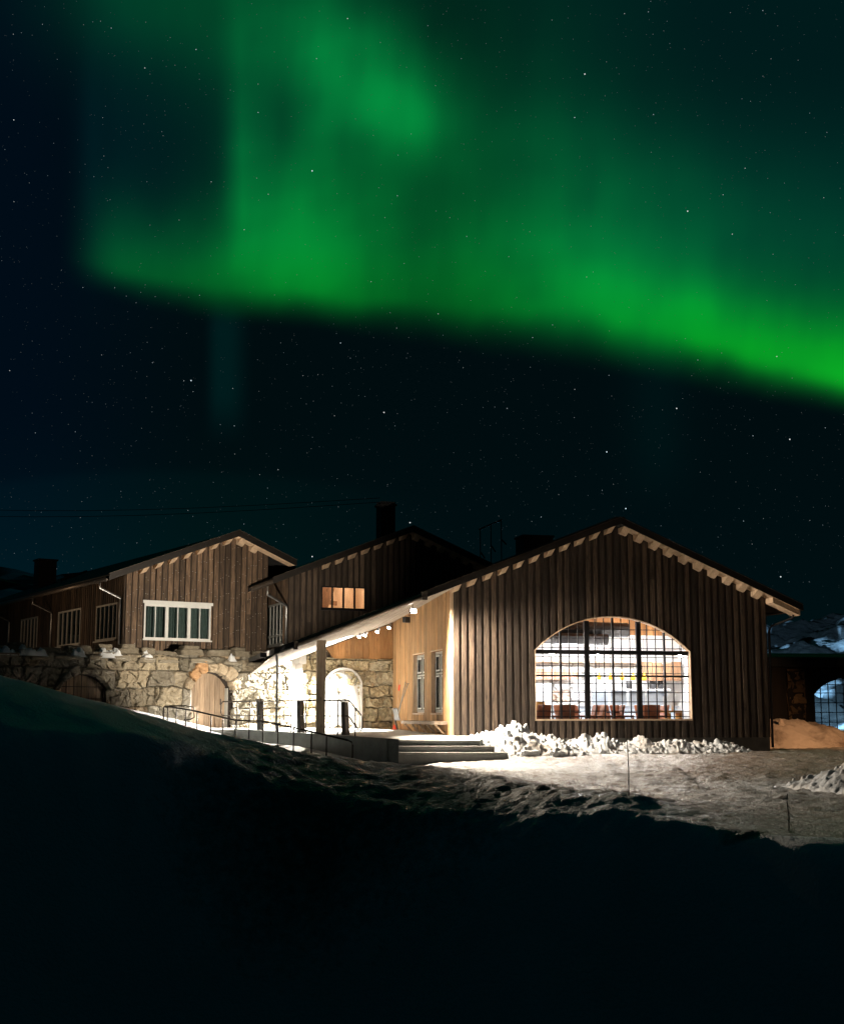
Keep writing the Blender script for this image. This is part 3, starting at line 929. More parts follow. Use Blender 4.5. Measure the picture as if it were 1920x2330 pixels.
# globe lamps just above the transom line, strip lights over the kitchen
gl0 = None
for i, u in enumerate((1.2, 2.7, 4.3, 5.9, 7.4, 8.9)):
    if gl0 is None:
        gl0 = root('ceiling_globe_lamp', bw(u, 3.3, 3.17), TH, 'white globe lamp hanging inside behind the arched window', 'lamp', 'globe lamps inside the arched window')
        mb = MB(); mb.lathe([(.02, .10), (.07, .07), (.10, 0), (.07, -.07), (.02, -.10)], 14); mb.build('globe', M['globe'], gl0, smooth=True)
        mb = MB(); mb.tube([(0, 0, .101), (0, 0, 1.35)], .012, 6); mb.build('stem', M['black'], gl0)
    else: dup(gl0, bw(u, 3.3, 3.17), TH)
pl0 = None
for i, px in enumerate((6.13, 6.55, 6.98, 7.4, 7.82)):
    y = 46 + i * .2
    if pl0 is None:
        pl0 = root('pendant_lamp', (px, y, 2.20), TH, 'amber bottle-shaped pendant lamp over the bar', 'lamp', 'amber pendant lamps over the bar')
        mb = MB(); mb.lathe([(.03, .12), (.075, .135), (.08, .23), (.035, .29), (.028, .36), (.02, .38)], 14); mb.build('lamp_shade', M['amber'], pl0, smooth=True)
        mb = MB(); mb.tube([(0, 0, .382), (0, 0, 1.6)], .008, 6); mb.build('cord', M['black'], pl0)
    else: dup(pl0, (px, y, 2.20), TH)
t = root('strip_light', bw(6.2, 4.8, 3.26), TH, 'long white strip light hanging behind the transom over the kitchen', 'lamp')
mb = MB(); mb.box(-2.6, 3.4, -.04, .04, -.02, .01); mb.build('diffuser', M['strip'], t)
mb = MB(); mb.box(-2.65, 3.45, -.06, .06, .014, .05); mb.build('housing', M['iwhite'], t)

# kitchen counter, shelf, hood
t = root('kitchen_counter', bw(7.3, 5.4, .48), TH, 'pale blue kitchen counter with steel fridges behind the right half of the arched window', 'counter')
mb = MB(); mb.box(-2.2, 2.4, 0, .55, 0, .9); mb.build('cabinet', M['kitchen'], t, bevel=.01)
mb = MB(); mb.box(-2.25, 2.45, -.03, .6, .904, .95); mb.build('worktop', M['steel'], t)
mb = MB()
for k in range(4): mb.box(-.6 + k * .7, -.02 + k * .7, .5, .58, .98, 1.5)
mb.build('steel_panel', M['steel'], t, bevel=.01)
t = root('wall_shelf', bw(8.6, 5.6, 1.98), TH, 'white wall shelf holding dark pots at the right of the restaurant', 'shelf')
mb = MB(); mb.box(-1.3, .95, 0, .4, 0, .05); mb.build('board', M['iwhite'], t)
for x in (-1.2, .8):
    mb = MB(); mb.box(x, x + .06, .1, .38, -.2, -.003); mb.build('bracket', M['steel'], t)
for i, (u, r) in enumerate(((8.05, .11), (8.95, .12), (9.25, .10))):
    mb = MB(); mb.lathe([(r * .9, 0), (r, .05), (r, .28), (r * .9, .29)], 16, (0, 0)); o = mb.build('cooking_pot', M['blackp'], None, smooth=True)
    o.location = bw(u, 5.8, 2.031)
    tag(o, ['dark cooking pot standing alone at the left of the wall shelf', 'dark cooking pot in the middle of the wall shelf', 'smaller dark cooking pot at the right end of the wall shelf'][i], 'pot', 'pots on the wall shelf')
t = root('wall_screen', bw(3.55, 6.3, 1.95), TH, 'small dark screen on the white stone wall in the left half of the arched window', 'screen')
mb = MB(); mb.box(-.13, .13, -.04, .0, -.1, .1); mb.build('display', M['blackp'], t)
mb = MB(); mb.box(-.03, .03, .002, .25, -.03, .03); mb.build('mount', M['steel'], t)
t = root('sideboard', bw(3.8, 5.7, .48), TH, 'white cabinet against the stone wall beneath the small screen', 'cabinet')
mb = MB(); mb.box(-.9, 1.3, 0, .5, 0, 1.75); mb.build('carcass', M['iwhite'], t, bevel=.01)
mb = MB(); mb.box(-.88, .18, -.022, -.003, .02, 1.72); mb.box(.20, 1.28, -.022, -.003, .02, 1.72); mb.build('door', M['iwhite'], t)

# chairs and tables along the window
def make_chair(mat, label):
    c = root('dining_chair', (0, 0, .48), 0, label, 'chair', 'leather chairs behind the arched window')
    mb = MB(); mb.box(-.26, .26, -.26, .26, .36, .48); mb.build('seat', M[mat], c, bevel=.03)
    mb = MB(); mb.hexa([(-.27, .20, .44), (.27, .20, .44), (.27, .30, .44), (-.27, .30, .44)], [(-.26, .33, .96), (.26, .33, .96), (.26, .40, .96), (-.26, .40, .96)]); mb.build('backrest', M[mat], c, bevel=.03)
    for s_ in (-1, 1):
        mb = MB(); mb.box(s_ * .27 - .035, s_ * .27 + .035, -.2, .28, .56, .63); mb.box(s_ * .27 - .03, s_ * .27 + .03, -.19, -.14, .47, .558); mb.build('armrest', M[mat], c, bevel=.015)
        for y in (-.22, .22):
            mb = MB(); mb.tube([(s_ * .22, y, 0), (s_ * .21, y * .95, .358)], .02, 8, .028); mb.build('leg', M['tabletop'], c)
    return c


ch = [make_chair('leather', 'brown leather armchair with its back to the window'), make_chair('leather2', 'tan leather armchair turned sideways at the window table')]
spots = [(2.95, .85, 200, 0, 'dark brown leather chair at the far left end of the arched window'),
         (3.75, .75, 182, 0, 'dark brown leather chair seen from behind, beside the thin left mullion'),
         (4.18, 1.5, 95, 1, 'tan leather armchair facing right just left of the left heavy mullion'),
         (4.75, .8, 262, 1, 'tan chair leaning its side to the glass, first right of the left heavy mullion'),
         (5.02, 1.45, 262, 0, 'brown chair second right of the left heavy mullion, turned sideways'),
         (5.36, .75, 262, 0, 'brown chair turned sideways just before the middle mullion'),
         (5.75, 1.9, 20, 1, 'tan chair on the far side of the dark table right of the middle mullion'),
         (6.60, .75, 178, 0, 'dark brown chair seen from behind, right of the right heavy mullion'),
         (6.98, 1.6, 100, 1, 'tan armchair facing left beside the right thin mullion'),
         (7.55, 2.4, 5, 0, 'brown chair at the back right behind the yellow bench'),
         (3.35, 2.9, 10, 0, 'brown chair facing the window across the leftmost dark table'),
         (5.05, 3.1, 10, 0, 'brown chair deeper in the room between the left heavy mullion and the middle one'),
         (6.25, 1.9, 100, 0, 'brown chair turned sideways left of the right heavy mullion'),
         (7.25, 1.7, 275, 0, 'brown chair by the right thin mullion beyond the yellow bench'),
         (4.45, .72, 262, 0, 'brown chair half hidden by the left heavy mullion')]
used = set()
for u, v, a_, k, lab in spots:
    if k not in used:
        used.add(k); o = ch[k]; o.location = bw(u, v, .481); o.rotation_euler = (0, 0, TH + R(a_)); o['label'] = lab
    else: dup(ch[k], bw(u, v, .481), TH + R(a_), lab)
tb = None
for u, v, lab in ((3.1, 1.7, 'dark table at the left end of the arched window'), (5.9, 1.15, 'dark table between the middle and right heavy mullions'), (4.45, 2.5, 'dark table deeper in the room behind the sideways chairs')):
    if tb is None:
        tb = root('dining_table', bw(u, v, .481), TH, lab, 'table', 'dark tables behind the arched window')
        mb = MB(); mb.box(-.42, .42, -.36, .36, .70, .74); mb.build('tabletop', M['tabletop'], tb, bevel=.008)
        mb = MB(); mb.lathe([(.24, 0), (.24, .02), (.04, .05), (.035, .69), (.12, .698)], 16); mb.build('pedestal', M['black'], tb)
    else: dup(tb, bw(u, v, .481), TH, lab)
t = root('wooden_bench', bw(7.3, .85, .481), TH, 'yellow painted wooden bench in the right corner of the arched window', 'bench')
mb = MB(); mb.box(-.42, .42, -.2, .2, .72, .78); mb.build('seat', M['yellow'], t, bevel=.006)
for x in (-.38, 0, .38):
    mb = MB(); mb.box(x - .04, x + .04, -.17, .17, 0, .716); mb.build('leg', M['yellow'], t)
t = tag(None or MB().build('x', M['red']), 'x', 'x'); bpy.data.objects.remove(t)
mb = MB(); mb.lathe([(.13, 0), (.17, .12), (.16, .30), (.12, .32)], 16); o = mb.build('pouffe', M['yellow'], None, smooth=True); o.location = bw(3.28, .62, .481 + .42)
o.location = bw(3.28, 1.55, 1.222); tag(o, 'small orange bowl on the dark table at the left end of the window', 'bowl')
mb = MB(); mb.lathe([(.05, 0), (.05, .2), (.02, .27), (.018, .33)], 12); o = mb.build('bottle', M['iwhite'], None, smooth=True); o.location = bw(7.5, .86, 1.262)
tag(o, 'white bottle standing on the yellow bench', 'bottle')

# ================================================================== MIDDLE HOUSE
TM = R(22)
mid = root('timber_house', (-4.75, 46.7, 0), TM, 'dark gabled house behind the porch roof with a small lit four-pane window', 'house')
MU = 4.56
mz = lambda u: 7.78 - .40 * abs(u - MU)
ow = [(1.23, 2.92, 4.87, lambda u: 5.69)]
mb = MB(); cladding(mb, 0, 8.0, lambda u: 3.1, lambda u: mz(u) - .02, -.034, -.002, .225, .136, ow, rng, split=.1); mb.build('front_cladding', M['dark'], mid)
mb = MB(); cladding(mb, 0, 8.0, lambda u: 3.1, lambda u: mz(u) - .02, 0, .12, .5, .5, ow); mb.build('front_wall', M['darkback'], mid)
sw_ = [(.5, 2.75, 3.6, lambda u: 5.12)]
mb = MB(SIDE); cladding(mb, .0, 6, lambda u: 3.1, lambda u: mz(0) - .02, -.03, -.002, .15, .095, sw_, rng); mb.build('side_cladding', M['mid'], mid)
mb = MB(SIDE); cladding(mb, .125, 6, lambda u: 3.1, lambda u: mz(0) - .02, 0, .12, .5, .5, sw_); mb.build('side_wall', M['darkback'], mid)
def barn_roof_at(u):          # underside of the porch roof where it meets this wall
    x = -4.75 + u * math.cos(TM) - .92; y = 46.7 + u * math.sin(TM) - 40
    return max(3.45, bz(x * math.cos(TH) + y * math.sin(TH)) - .05 - .056 * (-x * math.sin(TH) + y * math.cos(TH) + .5))


# honey cladding under the porch, stone below it
mb = MB(); cladding(mb, .55, 4.6, lambda u: 3.10 if u > 1.6 else 3.42, barn_roof_at, -.09, -.032, .23, .222, (), rng); mb.build('porch_cladding', M['clad'], mid)
st = stone_face('stone_base', M['stone'], mid, -.25, 4.6, .3, 3.42, .025, 23, palette=[(.42, .35, .22), (.47, .39, .25), (.38, .32, .21), (.50, .44, .31)], topfn=lambda s: np.where(s > 1.65, 3.09, np.where(s > .9, 3.42 - .3 * (s > 1.3), 3.3)), joint=.08)
st.location = (0, -.12, 0)
mb = MB(); mb.box(-.2, 4.6, -.02, .1, .2, 3.09); mb.build('wall_core', M['darkback'], mid)
# whitewashed pier; white arch standing for the lamps' arch-shaped pool, with a door
mb = MB()
for r in range(9):
    for k in range(3):
        x0 = -.32 + k * .26 + (.13 if r % 2 else 0); mb.box(x0, x0 + .25, -.42, -.16, .5 + r * .34, .5 + r * .34 + .33)
mb.build('brick_pier', M['iwhite'], mid, bevel=.012)
P_ = arch_pts(1.30, 2.72, .55, 2.25, 2.78, 14)
mb = MB(); ribbon(mb, P_, -.30, -.15, .06); dr = mb.build('light_pool_arch', M['iwhite'], mid)
mb = MB(); n = len(P_); mb.add([(x, -.17, z) for x, z in P_] + [(x, -.15, z) for x, z in P_], [tuple(range(n)), tuple(range(n, 2 * n))[::-1]] + [(i, (i + 1) % n, n + (i + 1) % n, n + i) for i in range(n)])
mb.build('light_pool_back', M['iwhite'], dr)
mb = MB()
for k in range(13):
    z0 = .62 + k * .145
    for s_ in (-1, 1):
        c0 = 1.86; mb.hexa([(c0 + s_ * .005, -.215, z0 + .16), (c0 + s_ * .30, -.215, z0), (c0 + s_ * .30, -.175, z0), (c0 + s_ * .005, -.175, z0 + .16)],
                           [(c0 + s_ * .005, -.215, z0 + .29), (c0 + s_ * .30, -.215, z0 + .13), (c0 + s_ * .30, -.175, z0 + .13), (c0 + s_ * .005, -.175, z0 + .29)])
mb.build('herringbone_door', M['grey'], dr)
# lit upper window with a small room behind
wd = window(mid, FRONT, 1.23, 2.92, 4.87, 5.69, -.02, 4, [], .045, .06, .07, 'black', sill=True)
mb = MB(); mb.box(.9, 3.4, 2.6, 2.7, 4.5, 6.4); mb.box(.8, .9, .2, 2.6, 4.5, 6.0); mb.box(3.4, 3.5, .2, 2.6, 4.5, 6.8)
mb.hexa([(.9, .2, mz(.9) - .3), (3.4, .2, mz(3.4) - .3), (3.4, 2.6, mz(3.4) - .3), (.9, 2.6, mz(.9) - .3)], [(.9, .2, mz(.9) - .2), (3.4, .2, mz(3.4) - .2), (3.4, 2.6, mz(3.4) - .2), (.9, 2.6, mz(.9) - .2)])
mb.box(.9, 3.4, .15, 2.6, 4.4, 4.5); mb.build('lit_room', M['pale'], mid)
mb = MB(); mb.hexa([(1.3, 1.4, 4.9), (1.9, 1.4, 4.9), (1.9, 1.55, 4.9), (1.3, 1.55, 4.9)], [(1.7, 1.4, 6.0), (2.3, 1.4, 6.0), (2.3, 1.55, 6.0), (1.7, 1.55, 6.0)])
mb.hexa([(.9, 1.7, 5.35), (2.4, 1.7, 5.15), (2.4, 1.85, 5.15), (.9, 1.85, 5.35)], [(.9, 1.7, 5.5), (2.4, 1.7, 5.3), (2.4, 1.85, 5.3), (.9, 1.85, 5.5)]); mb.build('roof_brace', M['post2'], mid)
c_, s_ = math.cos(TM), math.sin(TM)
mw = lambda u, v, z: (-4.75 + u * c_ - v * s_, 46.7 + u * s_ + v * c_, z)
t = root('room_lamp', mw(2.9, .75, 5.95), TM, 'round lamp lighting the timber room behind the four-pane gable window', 'lamp')
mb = MB(); mb.lathe([(.02, .08), (.07, .05), (.09, 0), (.07, -.05), (.02, -.08)], 12); mb.build('globe', M['warmglobe'], t, smooth=True)
mb = MB(); mb.tube([(0, 0, .081), (0, 0, .6)], .01, 6); mb.build('stem', M['black'], t)
window(mid, SIDE, .5, 2.75, 3.6, 5.12, -.02, 5, [3.95], .07, .07, .07, 'grey', glassmat='gld')
mb = MB(SIDE); mb.box(.5, 2.75, .14, .16, 3.6, 5.12); mb.build('curtain', M['grey'], mid)
MT = lambda dz: (lambda x, y: mz(x) + dz)
mb = MB(); mb.prism([(-1.53, -.5), (MU, -.5), (MU, 14), (1.5, 14), (-1.53, 3.0)], MT(0), MT(.17)); mb.build('roof', M['roof'], mid)
mb = MB(); mb.prism([(MU + .001, -.5), (9.6, -.5), (9.6, 14), (MU + .001, 14)], MT(0), MT(.17)); mb.build('roof', M['roof'], mid)
mb = MB(); mb.prism([(-1.5, -.48), (-.06, -.48), (-.06, 3), (-1.5, 3)], MT(-.026), MT(-.003)); mb.prism([(-.05, -.48), (MU - .01, -.48), (MU - .01, -.034), (-.05, -.034)], MT(-.026), MT(-.003)); mb.prism([(MU, -.48), (9, -.48), (9, -.034), (MU, -.034)], MT(-.026), MT(-.003)); mb.build('soffit', M['pale'], mid)
barge(mid, [-.70, MU - .002], mz, -.55, -.51, .19, .03)
barge(mid, [MU + .002, 9.6], mz, -.55, -.51, .19, .03)
g_ = MB(); g_.tube([(-1.5, -.55, mz(-1.5) + .05), (-.72, -.55, mz(-.72) + .05)], .09, 12); g_.build('rake_gutter', M['gutter'], mid)
for i in range(-7, 9):
    u = MU + (i + .5) * .495 + (.0)
    if u < .1 or u > 8: continue
    purlin(mid, u, lambda x: mz(x) - .026, .46, .21, .16, 'pale')
downpipe(mid, [(-.85, -.35, mz(-.85) - .02), (-.84, -.35, 5.28), (-.10, -.10, 4.95), (-.08, -.08, 4.85), (-.08, -.08, 3.25)], .045)
mb = MB(); mb.box(4.62, 5.20, 3.0, 3.6, 7.2, 9.25); mb.box(4.57, 5.25, 2.95, 3.65, 9.253, 9.33); mb.box(4.62, 5.20, 3.0, 3.6, 9.333, 9.42); mb.build('chimney', M['roof'], mid)
mb = MB(); mb.tube([(.35, 3.2, 5.9), (.35, 3.2, 7.45)], .012, 6); mb.build('antenna', M['metal'], mid)

# metal frame on the roof behind the barn
t = root('roof_frame', (2.45, 55, 6.4), R(18), 'thin black metal frame with sloping top rail standing on the roof between the two right gables', 'frame')
mb = MB()
mb.tube([(-.05, 0, 2.42), (1.05, .2, 2.9)], .035, 8); mb.build('top_rail', M['black'], t)
for x, z in ((0, 2.40), (.52, 2.63), (1.03, 2.86)):
    mb = MB(); mb.tube([(x, .2 * x, 0), (x, .2 * x, z)], .022, 8); mb.build('post', M['black'], t)
mb = MB(); mb.tube([(.02, 0, 1.45), (.2, 0, 1.2)], .03, 6); mb.tube([(.54, .1, 1.75), (.72, .1, 1.5)], .03, 6); mb.tube([(1.05, .2, 2.05), (1.25, .2, 1.85)], .03, 6); mb.build('bracket', M['black'], t)

# ================================================================== LEFT HOUSE
TL = R(33)
lh = root('timber_house', (-9.79, 43.5, 0), TL, 'brown weathered gabled house on the stone terrace with a long white six-pane window', 'house')
LU = 3.81
lz = lambda u: 7.24 - (.386 * (LU - u) if u < LU else .40 * (u - LU))
ol = [(.66, 3.05, 3.62, lambda u: 4.83)]
mb = MB(); cladding(mb, 0, 5.2, lambda u: 2.9, lambda u: lz(u) - .02, -.03, -.002, .205, .165, ol, rng, split=.3); mb.build('front_cladding', M['mid'], lh, bevel=.004)
mb = MB(); cladding(mb, 0, 5.2, lambda u: 2.9, lambda u: lz(u) - .02, 0, .12, .5, .5, ol); mb.build('front_wall', M['darkback'], lh)
# screw heads that catch the light, as part of the cladding
mb = MB(); r2 = random.Random(5)
for k in range(25):
    for z in np.arange(3.25, lz(k * .208 + .1) - .2, .60):
        if .55 < k * .208 + .1 < 3.1 and 3.5 < z < 4.95: continue
        for dx in (-.045, .045):
            x = k * .208 + .104 + dx + r2.uniform(-.015, .015); zz = z + r2.uniform(-.09, .09) + (k % 3) * .12
            mb.box(x - .008, x + .008, -.048, -.036, zz - .008, zz + .008)
mb.build('screw_heads', M['metal'], lh)
osd = [(.6, 2.66, 3.62, lambda u: 4.84), (4.3, 6.86, 3.6, lambda u: 4.9), (9.4, 11.6, 3.6, lambda u: 4.9)]
mb = MB(SIDE); cladding(mb, .0, 18, lambda u: 2.9, lambda u: lz(0) - .02, -.03, -.002, .205, .15, osd, rng); mb.build('side_cladding', M['dark'], lh)
mb = MB(SIDE); cladding(mb, .125, 18, lambda u: 2.9, lambda u: lz(0) - .02, 0, .12, .5, .5, osd); mb.build('side_wall', M['darkback'], lh)
w_ = window(lh, FRONT, .66, 3.05, 3.62, 4.83, -.035, 6, [], .055, .03, .08, 'white', wide=(), head=.07)
f = MB()
for k in (2, 4):
    x = .66 + 2.39 * k / 6; f.box(x - .055, x + .055, -.045, .04, 3.68, 4.70)
f.box(.60, 3.11, -.075, -.037, 4.80, 4.90); f.build('casing', M['white'], w_)
mb = MB()
pn = []
for i in range(130):
    u = .68 + i * 2.35 / 129; pn.append((u, .20 + .03 * math.sin(i * 1.1) * (1 + .3 * math.sin(i * .23))))
mb.add([(u, y, 3.62) for u, y in pn] + [(u, y, 4.83) for u, y in pn], [(i, i + 1, 131 + i, 130 + i) for i in range(129)])
mb.build('curtain', M['curtain'], w_)
mb = MB(); mb.box(.6, 3.1, .9, 1.0, 3.4, 5.0); mb.build('inner_wall', M['black'], lh)
for a_, b_, z0, tf in osd:
    z1 = tf(0); window(lh, SIDE, a_, b_, z0, z1, -.05, 5, [], .06, .045, .09, 'grey', glassmat='gld')
    mb = MB(SIDE); mb.box(a_, b_, .14, .16, z0, z1); mb.build('curtain', M['curtain'], lh)
LT = lambda dz: (lambda x, y: lz(x) + dz)
mb = MB(); mb.prism([(-.75, -.5), (LU, -.5), (LU, 18), (-.75, 18)], LT(0), LT(.16)); mb.build('roof', M['roof'], lh)
mb = MB(); mb.prism([(LU + .001, -.5), (6.05, -.5), (7.6, 3), (7.6, 18), (LU + .001, 18)], LT(0), LT(.16)); mb.build('roof', M['roof'], lh)
mb = MB(); mb.prism([(-.73, -.48), (-.04, -.48), (-.04, 18), (-.73, 18)], LT(-.026), LT(-.003)); mb.prism([(-.035, -.48), (LU - .01, -.48), (LU - .01, -.034), (-.035, -.034)], LT(-.026), LT(-.003)); mb.prism([(LU, -.48), (6.0, -.48), (6.0, -.034), (LU, -.034)], LT(-.026), LT(-.003)); mb.build('soffit', M['pale'], lh)
barge(lh, [-.77, LU - .002], lz, -.55, -.51, .18, .03)
barge(lh, [LU + .002, 6.05], lz, -.55, -.51, .18, .03)
for i in range(-8, 8):
    u = LU + (i + .45) * .50
    if u < .1 or u > 5.0: continue
    purlin(lh, u, lambda x: lz(x) - .026, .46, .21, .16, 'pale')
g_ = MB(); g_.tube([(-.80, -.4, lz(-.75) + .02), (-.80, 18, lz(-.75) + .02)], .075, 10); g_.build('gutter', M['gutter'], lh, smooth=True)
for v in (.25, 7.6, 13.2):
    downpipe(lh, [(-.80, v, lz(-.75) - .04), (-.79, v, 5.25), (-.08, v + .0, 4.95), (-.07, v, 4.85), (-.07, v, 3.1)], .042)
mb = MB(); mb.box(1.1, 1.85, 13.3, 14.0, 6.0, 7.55); mb.box(1.05, 1.9, 13.25, 14.05, 7.553, 7.62); mb.build('chimney', M['roof'], lh)
mb = MB(); mb.box(2.1, 2.9, 12.6, 13.0, 6.4, 6.95); mb.tube([(1.9, 12.8, 6.7), (3.0, 12.8, 7.15)], .05, 6); mb.build('roof_hatch', M['roof'], lh)

# ================================================================== STONE TERRACE WALL
TW = R(42)
sw = root('stone_wall', (-4.6, 46, 0), TW, 'rough dry-stone terrace wall with two arched openings below the brown house', 'wall')
h1, t1 = arch_hole(-8.59, -6.94, 1.95, 2.36)
h2, t2 = arch_hole(-3.95, -2.38, 2.02, 2.52)
stone_face('stonework', M['drystone'], sw, -15, .05, .2, 3.06, .025, 37, [h1, h2], courses=[.5, .62, .55, .60, .56, .46, .24, .18, .16, .2], palette=[(.25, .215, .155), (.28, .24, .17), (.20, .18, .135), (.29, .225, .15), (.165, .148, .115), (.225, .205, .165)], depth=.10, wide=(.5, 1.25), joint=.06)
mb = MB()
cladding(mb, -15, .05, lambda u: .2, lambda u: 2.98, .12, .6, .25, .25, [(-8.59, -6.94, .2, t1), (-3.95, -2.38, .2, t2)])
mb.build('wall_core', M['darkback'], sw)


def rough_block(c, size, seed, n=9, amp=.16):
    """a split stone: subdivided box with displaced, rounded faces"""
    rs_ = np.random.RandomState(seed); off = rs_.uniform(0, 50)
    bm = bmesh.new(); bmesh.ops.create_cube(bm, size=2)
    bmesh.ops.subdivide_edges(bm, edges=bm.edges, cuts=n, use_grid_fill=True)
    sk = rs_.uniform(-.12, .12, 3)
    for v in bm.verts:
        p = np.array(v.co)
        q = p / (np.abs(p) ** 7).sum() ** (1 / 7.)
        d = 1 + amp * float(fbm(np.array([q[0] * 1.6 + off + q[2] * .7]), np.array([q[1] * 1.6 + q[2] * 1.9 + off]), seed, 4, .6)[0])
        q = q * d
        q[0] += sk[0] * q[2]; q[2] += sk[1] * q[0] * .6
        v.co = Vector((c[0] + q[0] * size[0] / 2, c[1] + q[1] * size[1] / 2, c[2] + q[2] * size[2] / 2))
    vs = [tuple(v.co) for v in bm.verts]; bm.verts.index_update(); fs = [tuple(v.index for v in f.verts) for f in bm.faces]
    bm.free()
    return vs, fs


mb = MB(); r3 = random.Random(12)
x = -14.9
while x < -.3:
    w = r3.uniform(.5, 1.1); hh = r3.uniform(.14, .30)
    mb.add(*rough_block((x + w / 2, .34 + r3.uniform(-.05, .08), 3.0 + hh / 2), (w, .5, hh), r3.randint(0, 9999)))
    if r3.random() < .35:
        mb.add(*rough_block((x + w / 2, .40, 3.0 + hh + .05), (w * .7, .4, .14), r3.randint(0, 9999)))
    x += w + r3.uniform(.0, .28)
x = -14.9
while x < -.2:        # protruding thin slabs beneath the copings
    w = r3.uniform(.4, .9)
    mb.add(*rough_block((x + w / 2, -.02, 2.86 + r3.uniform(-.05, .05)), (w, .3, r3.uniform(.10, .18)), r3.randint(0, 9999), 7))
    x += w + r3.uniform(.05, .5)
cap = mb.build('coping_stones', M['drystone'], sw)
ca = cap.data.color_attributes.new('col', 'FLOAT_COLOR', 'POINT')
ca.data.foreach_set('color', np.tile(np.array([.20, .175, .13, 1], np.float32), len(cap.data.vertices)))
# voussoirs of the two arches
for (a_, b_, z0, sp_, tp, pal, nm, seed) in ((-8.59, -6.94, 1.0, 1.95, 2.36, (.24, .215, .165), 'arch_stones', 3), (-3.95, -2.38, .6, 2.02, 2.52, (.36, .29, .20), 'arch_stones', 8)):
    mb = MB(); _, tt = arch_hole(a_, b_, sp_, tp); m_ = (a_ + b_) / 2; hf = (b_ - a_) / 2; rise = tp - sp_; rad = (hf ** 2 + rise ** 2) / (2 * rise); cz = tp - rad
    amax = math.asin(min(.999, hf / rad)); nv = 7
    cols_ = []
    for k in range(nv):
        t0 = -amax * 1.12 + 2 * amax * 1.12 * k / nv; t1_ = t0 + 2 * amax * 1.12 / nv - .012
        ro = rad + (.34 if seed == 8 else .20) + .07 * ((k * 7) % 3 - 1)
        vs, fs = rough_block((0, 0, 0), (2, 2, 2), seed * 31 + k, 9, .22)
        out = []
        for p in vs:
            fx = (p[0] + 1) / 2; fz = (p[2] + 1) / 2
            tt_ = t0 + (t1_ - t0) * fx; rr = rad + (ro - rad) * fz
            out.append((m_ + rr * math.sin(tt_), .03 + p[1] * .21, cz + rr * math.cos(tt_)))
        mb.add(out, fs)
        cc = np.array(pal) * r3.uniform(.8, 1.25)
        if seed == 8 and k in (1, 2): cc = np.array((.40, .235, .115))
        cols_ += [tuple(cc) + (1,)] * len(vs)
    o = mb.build(nm, M['drystone'], sw)
    ca = o.data.color_attributes.new('col', 'FLOAT_COLOR', 'POINT'); ca.data.foreach_set('color', np.array(cols_, np.float32).ravel())
# left opening: boarded shutter with an iron grille
mb = MB(); cladding(mb, -8.5, -6.98, lambda u: .8, lambda u: t1(min(max(u, -8.58), -6.95)) - .02, .26, .30, .14, .136, (), rng); sh = mb.build('window_shutter', M['door'], sw)
mb = MB()
for k in range(7): mb.tube([(-8.52 + k * .255, .16, .9), (-8.52 + k * .255, .16, t1(-8.52 + k * .255) - .01)], .013, 6)
for z in (1.25, 1.62, 1.98): mb.tube([(-8.58, .14, z), (-6.95, .14, z)], .013, 6)
mb.build('grille', M['rail'], sh)
mb = MB(); mb.box(-8.585, -8.46, .12, .38, .8, 1.93); mb.build('jamb_post', M['post'], sw)
# door
mb = MB(); cladding(mb, -3.80, -2.42, lambda u: .6, lambda u: t2(u) - .03, .30, .35, .197, .190, (), rng); dd_ = mb.build('door', M['door'], sw, bevel=.004)
mb = MB(); mb.box(-3.92, -3.81, .16, .4, .6, 2.03); mb.box(-2.41, -2.385, .16, .4, .6, 2.0); mb.build('door_frame', M['grey'], dd_)
mb = MB(); mb.tube([(-2.6, .27, 1.45), (-2.6, .27, 1.65)], .018, 8); mb.tube([(-2.6, .29, 1.48), (-2.6, .31, 1.48)], .012, 6); mb.build('handle', M['black'], dd_)
mb = MB(); mb.box(-2.85, -1.1, -.02, 0, .1, .12); bpy.data.objects.remove(mb.build('spare', M['black']))

# snowy terrace behind the wall
mb = MB()
c_, s_ = math.cos(TW), math.sin(TW)
ww = lambda u, v, z=0: (-4.6 + u * c_ - v * s_, 46 + u * s_ + v * c_, z)
tx = np.linspace(-22, .3, 120); ty = np.linspace(.35, 16, 60)
TX, TY = np.meshgrid(tx, ty); TZ = 2.98 + fbm(TX * 1.2, TY * 1.2, 3, 4) * .08 + .02 * TY
WX = -4.6 + TX * c_ - TY * s_; WY = 46 + TX * s_ + TY * c_
inside = ((WX + 9.79) * math.cos(TL) + (WY - 43.5) * math.sin(TL) > -.1)
TZ = np.where(inside, np.minimum(TZ, 2.85), TZ)
terr = grid_mesh('terrace_ground', np.stack([WX, WY, TZ], -1), M['pile']); tag(terr, kind='structure')


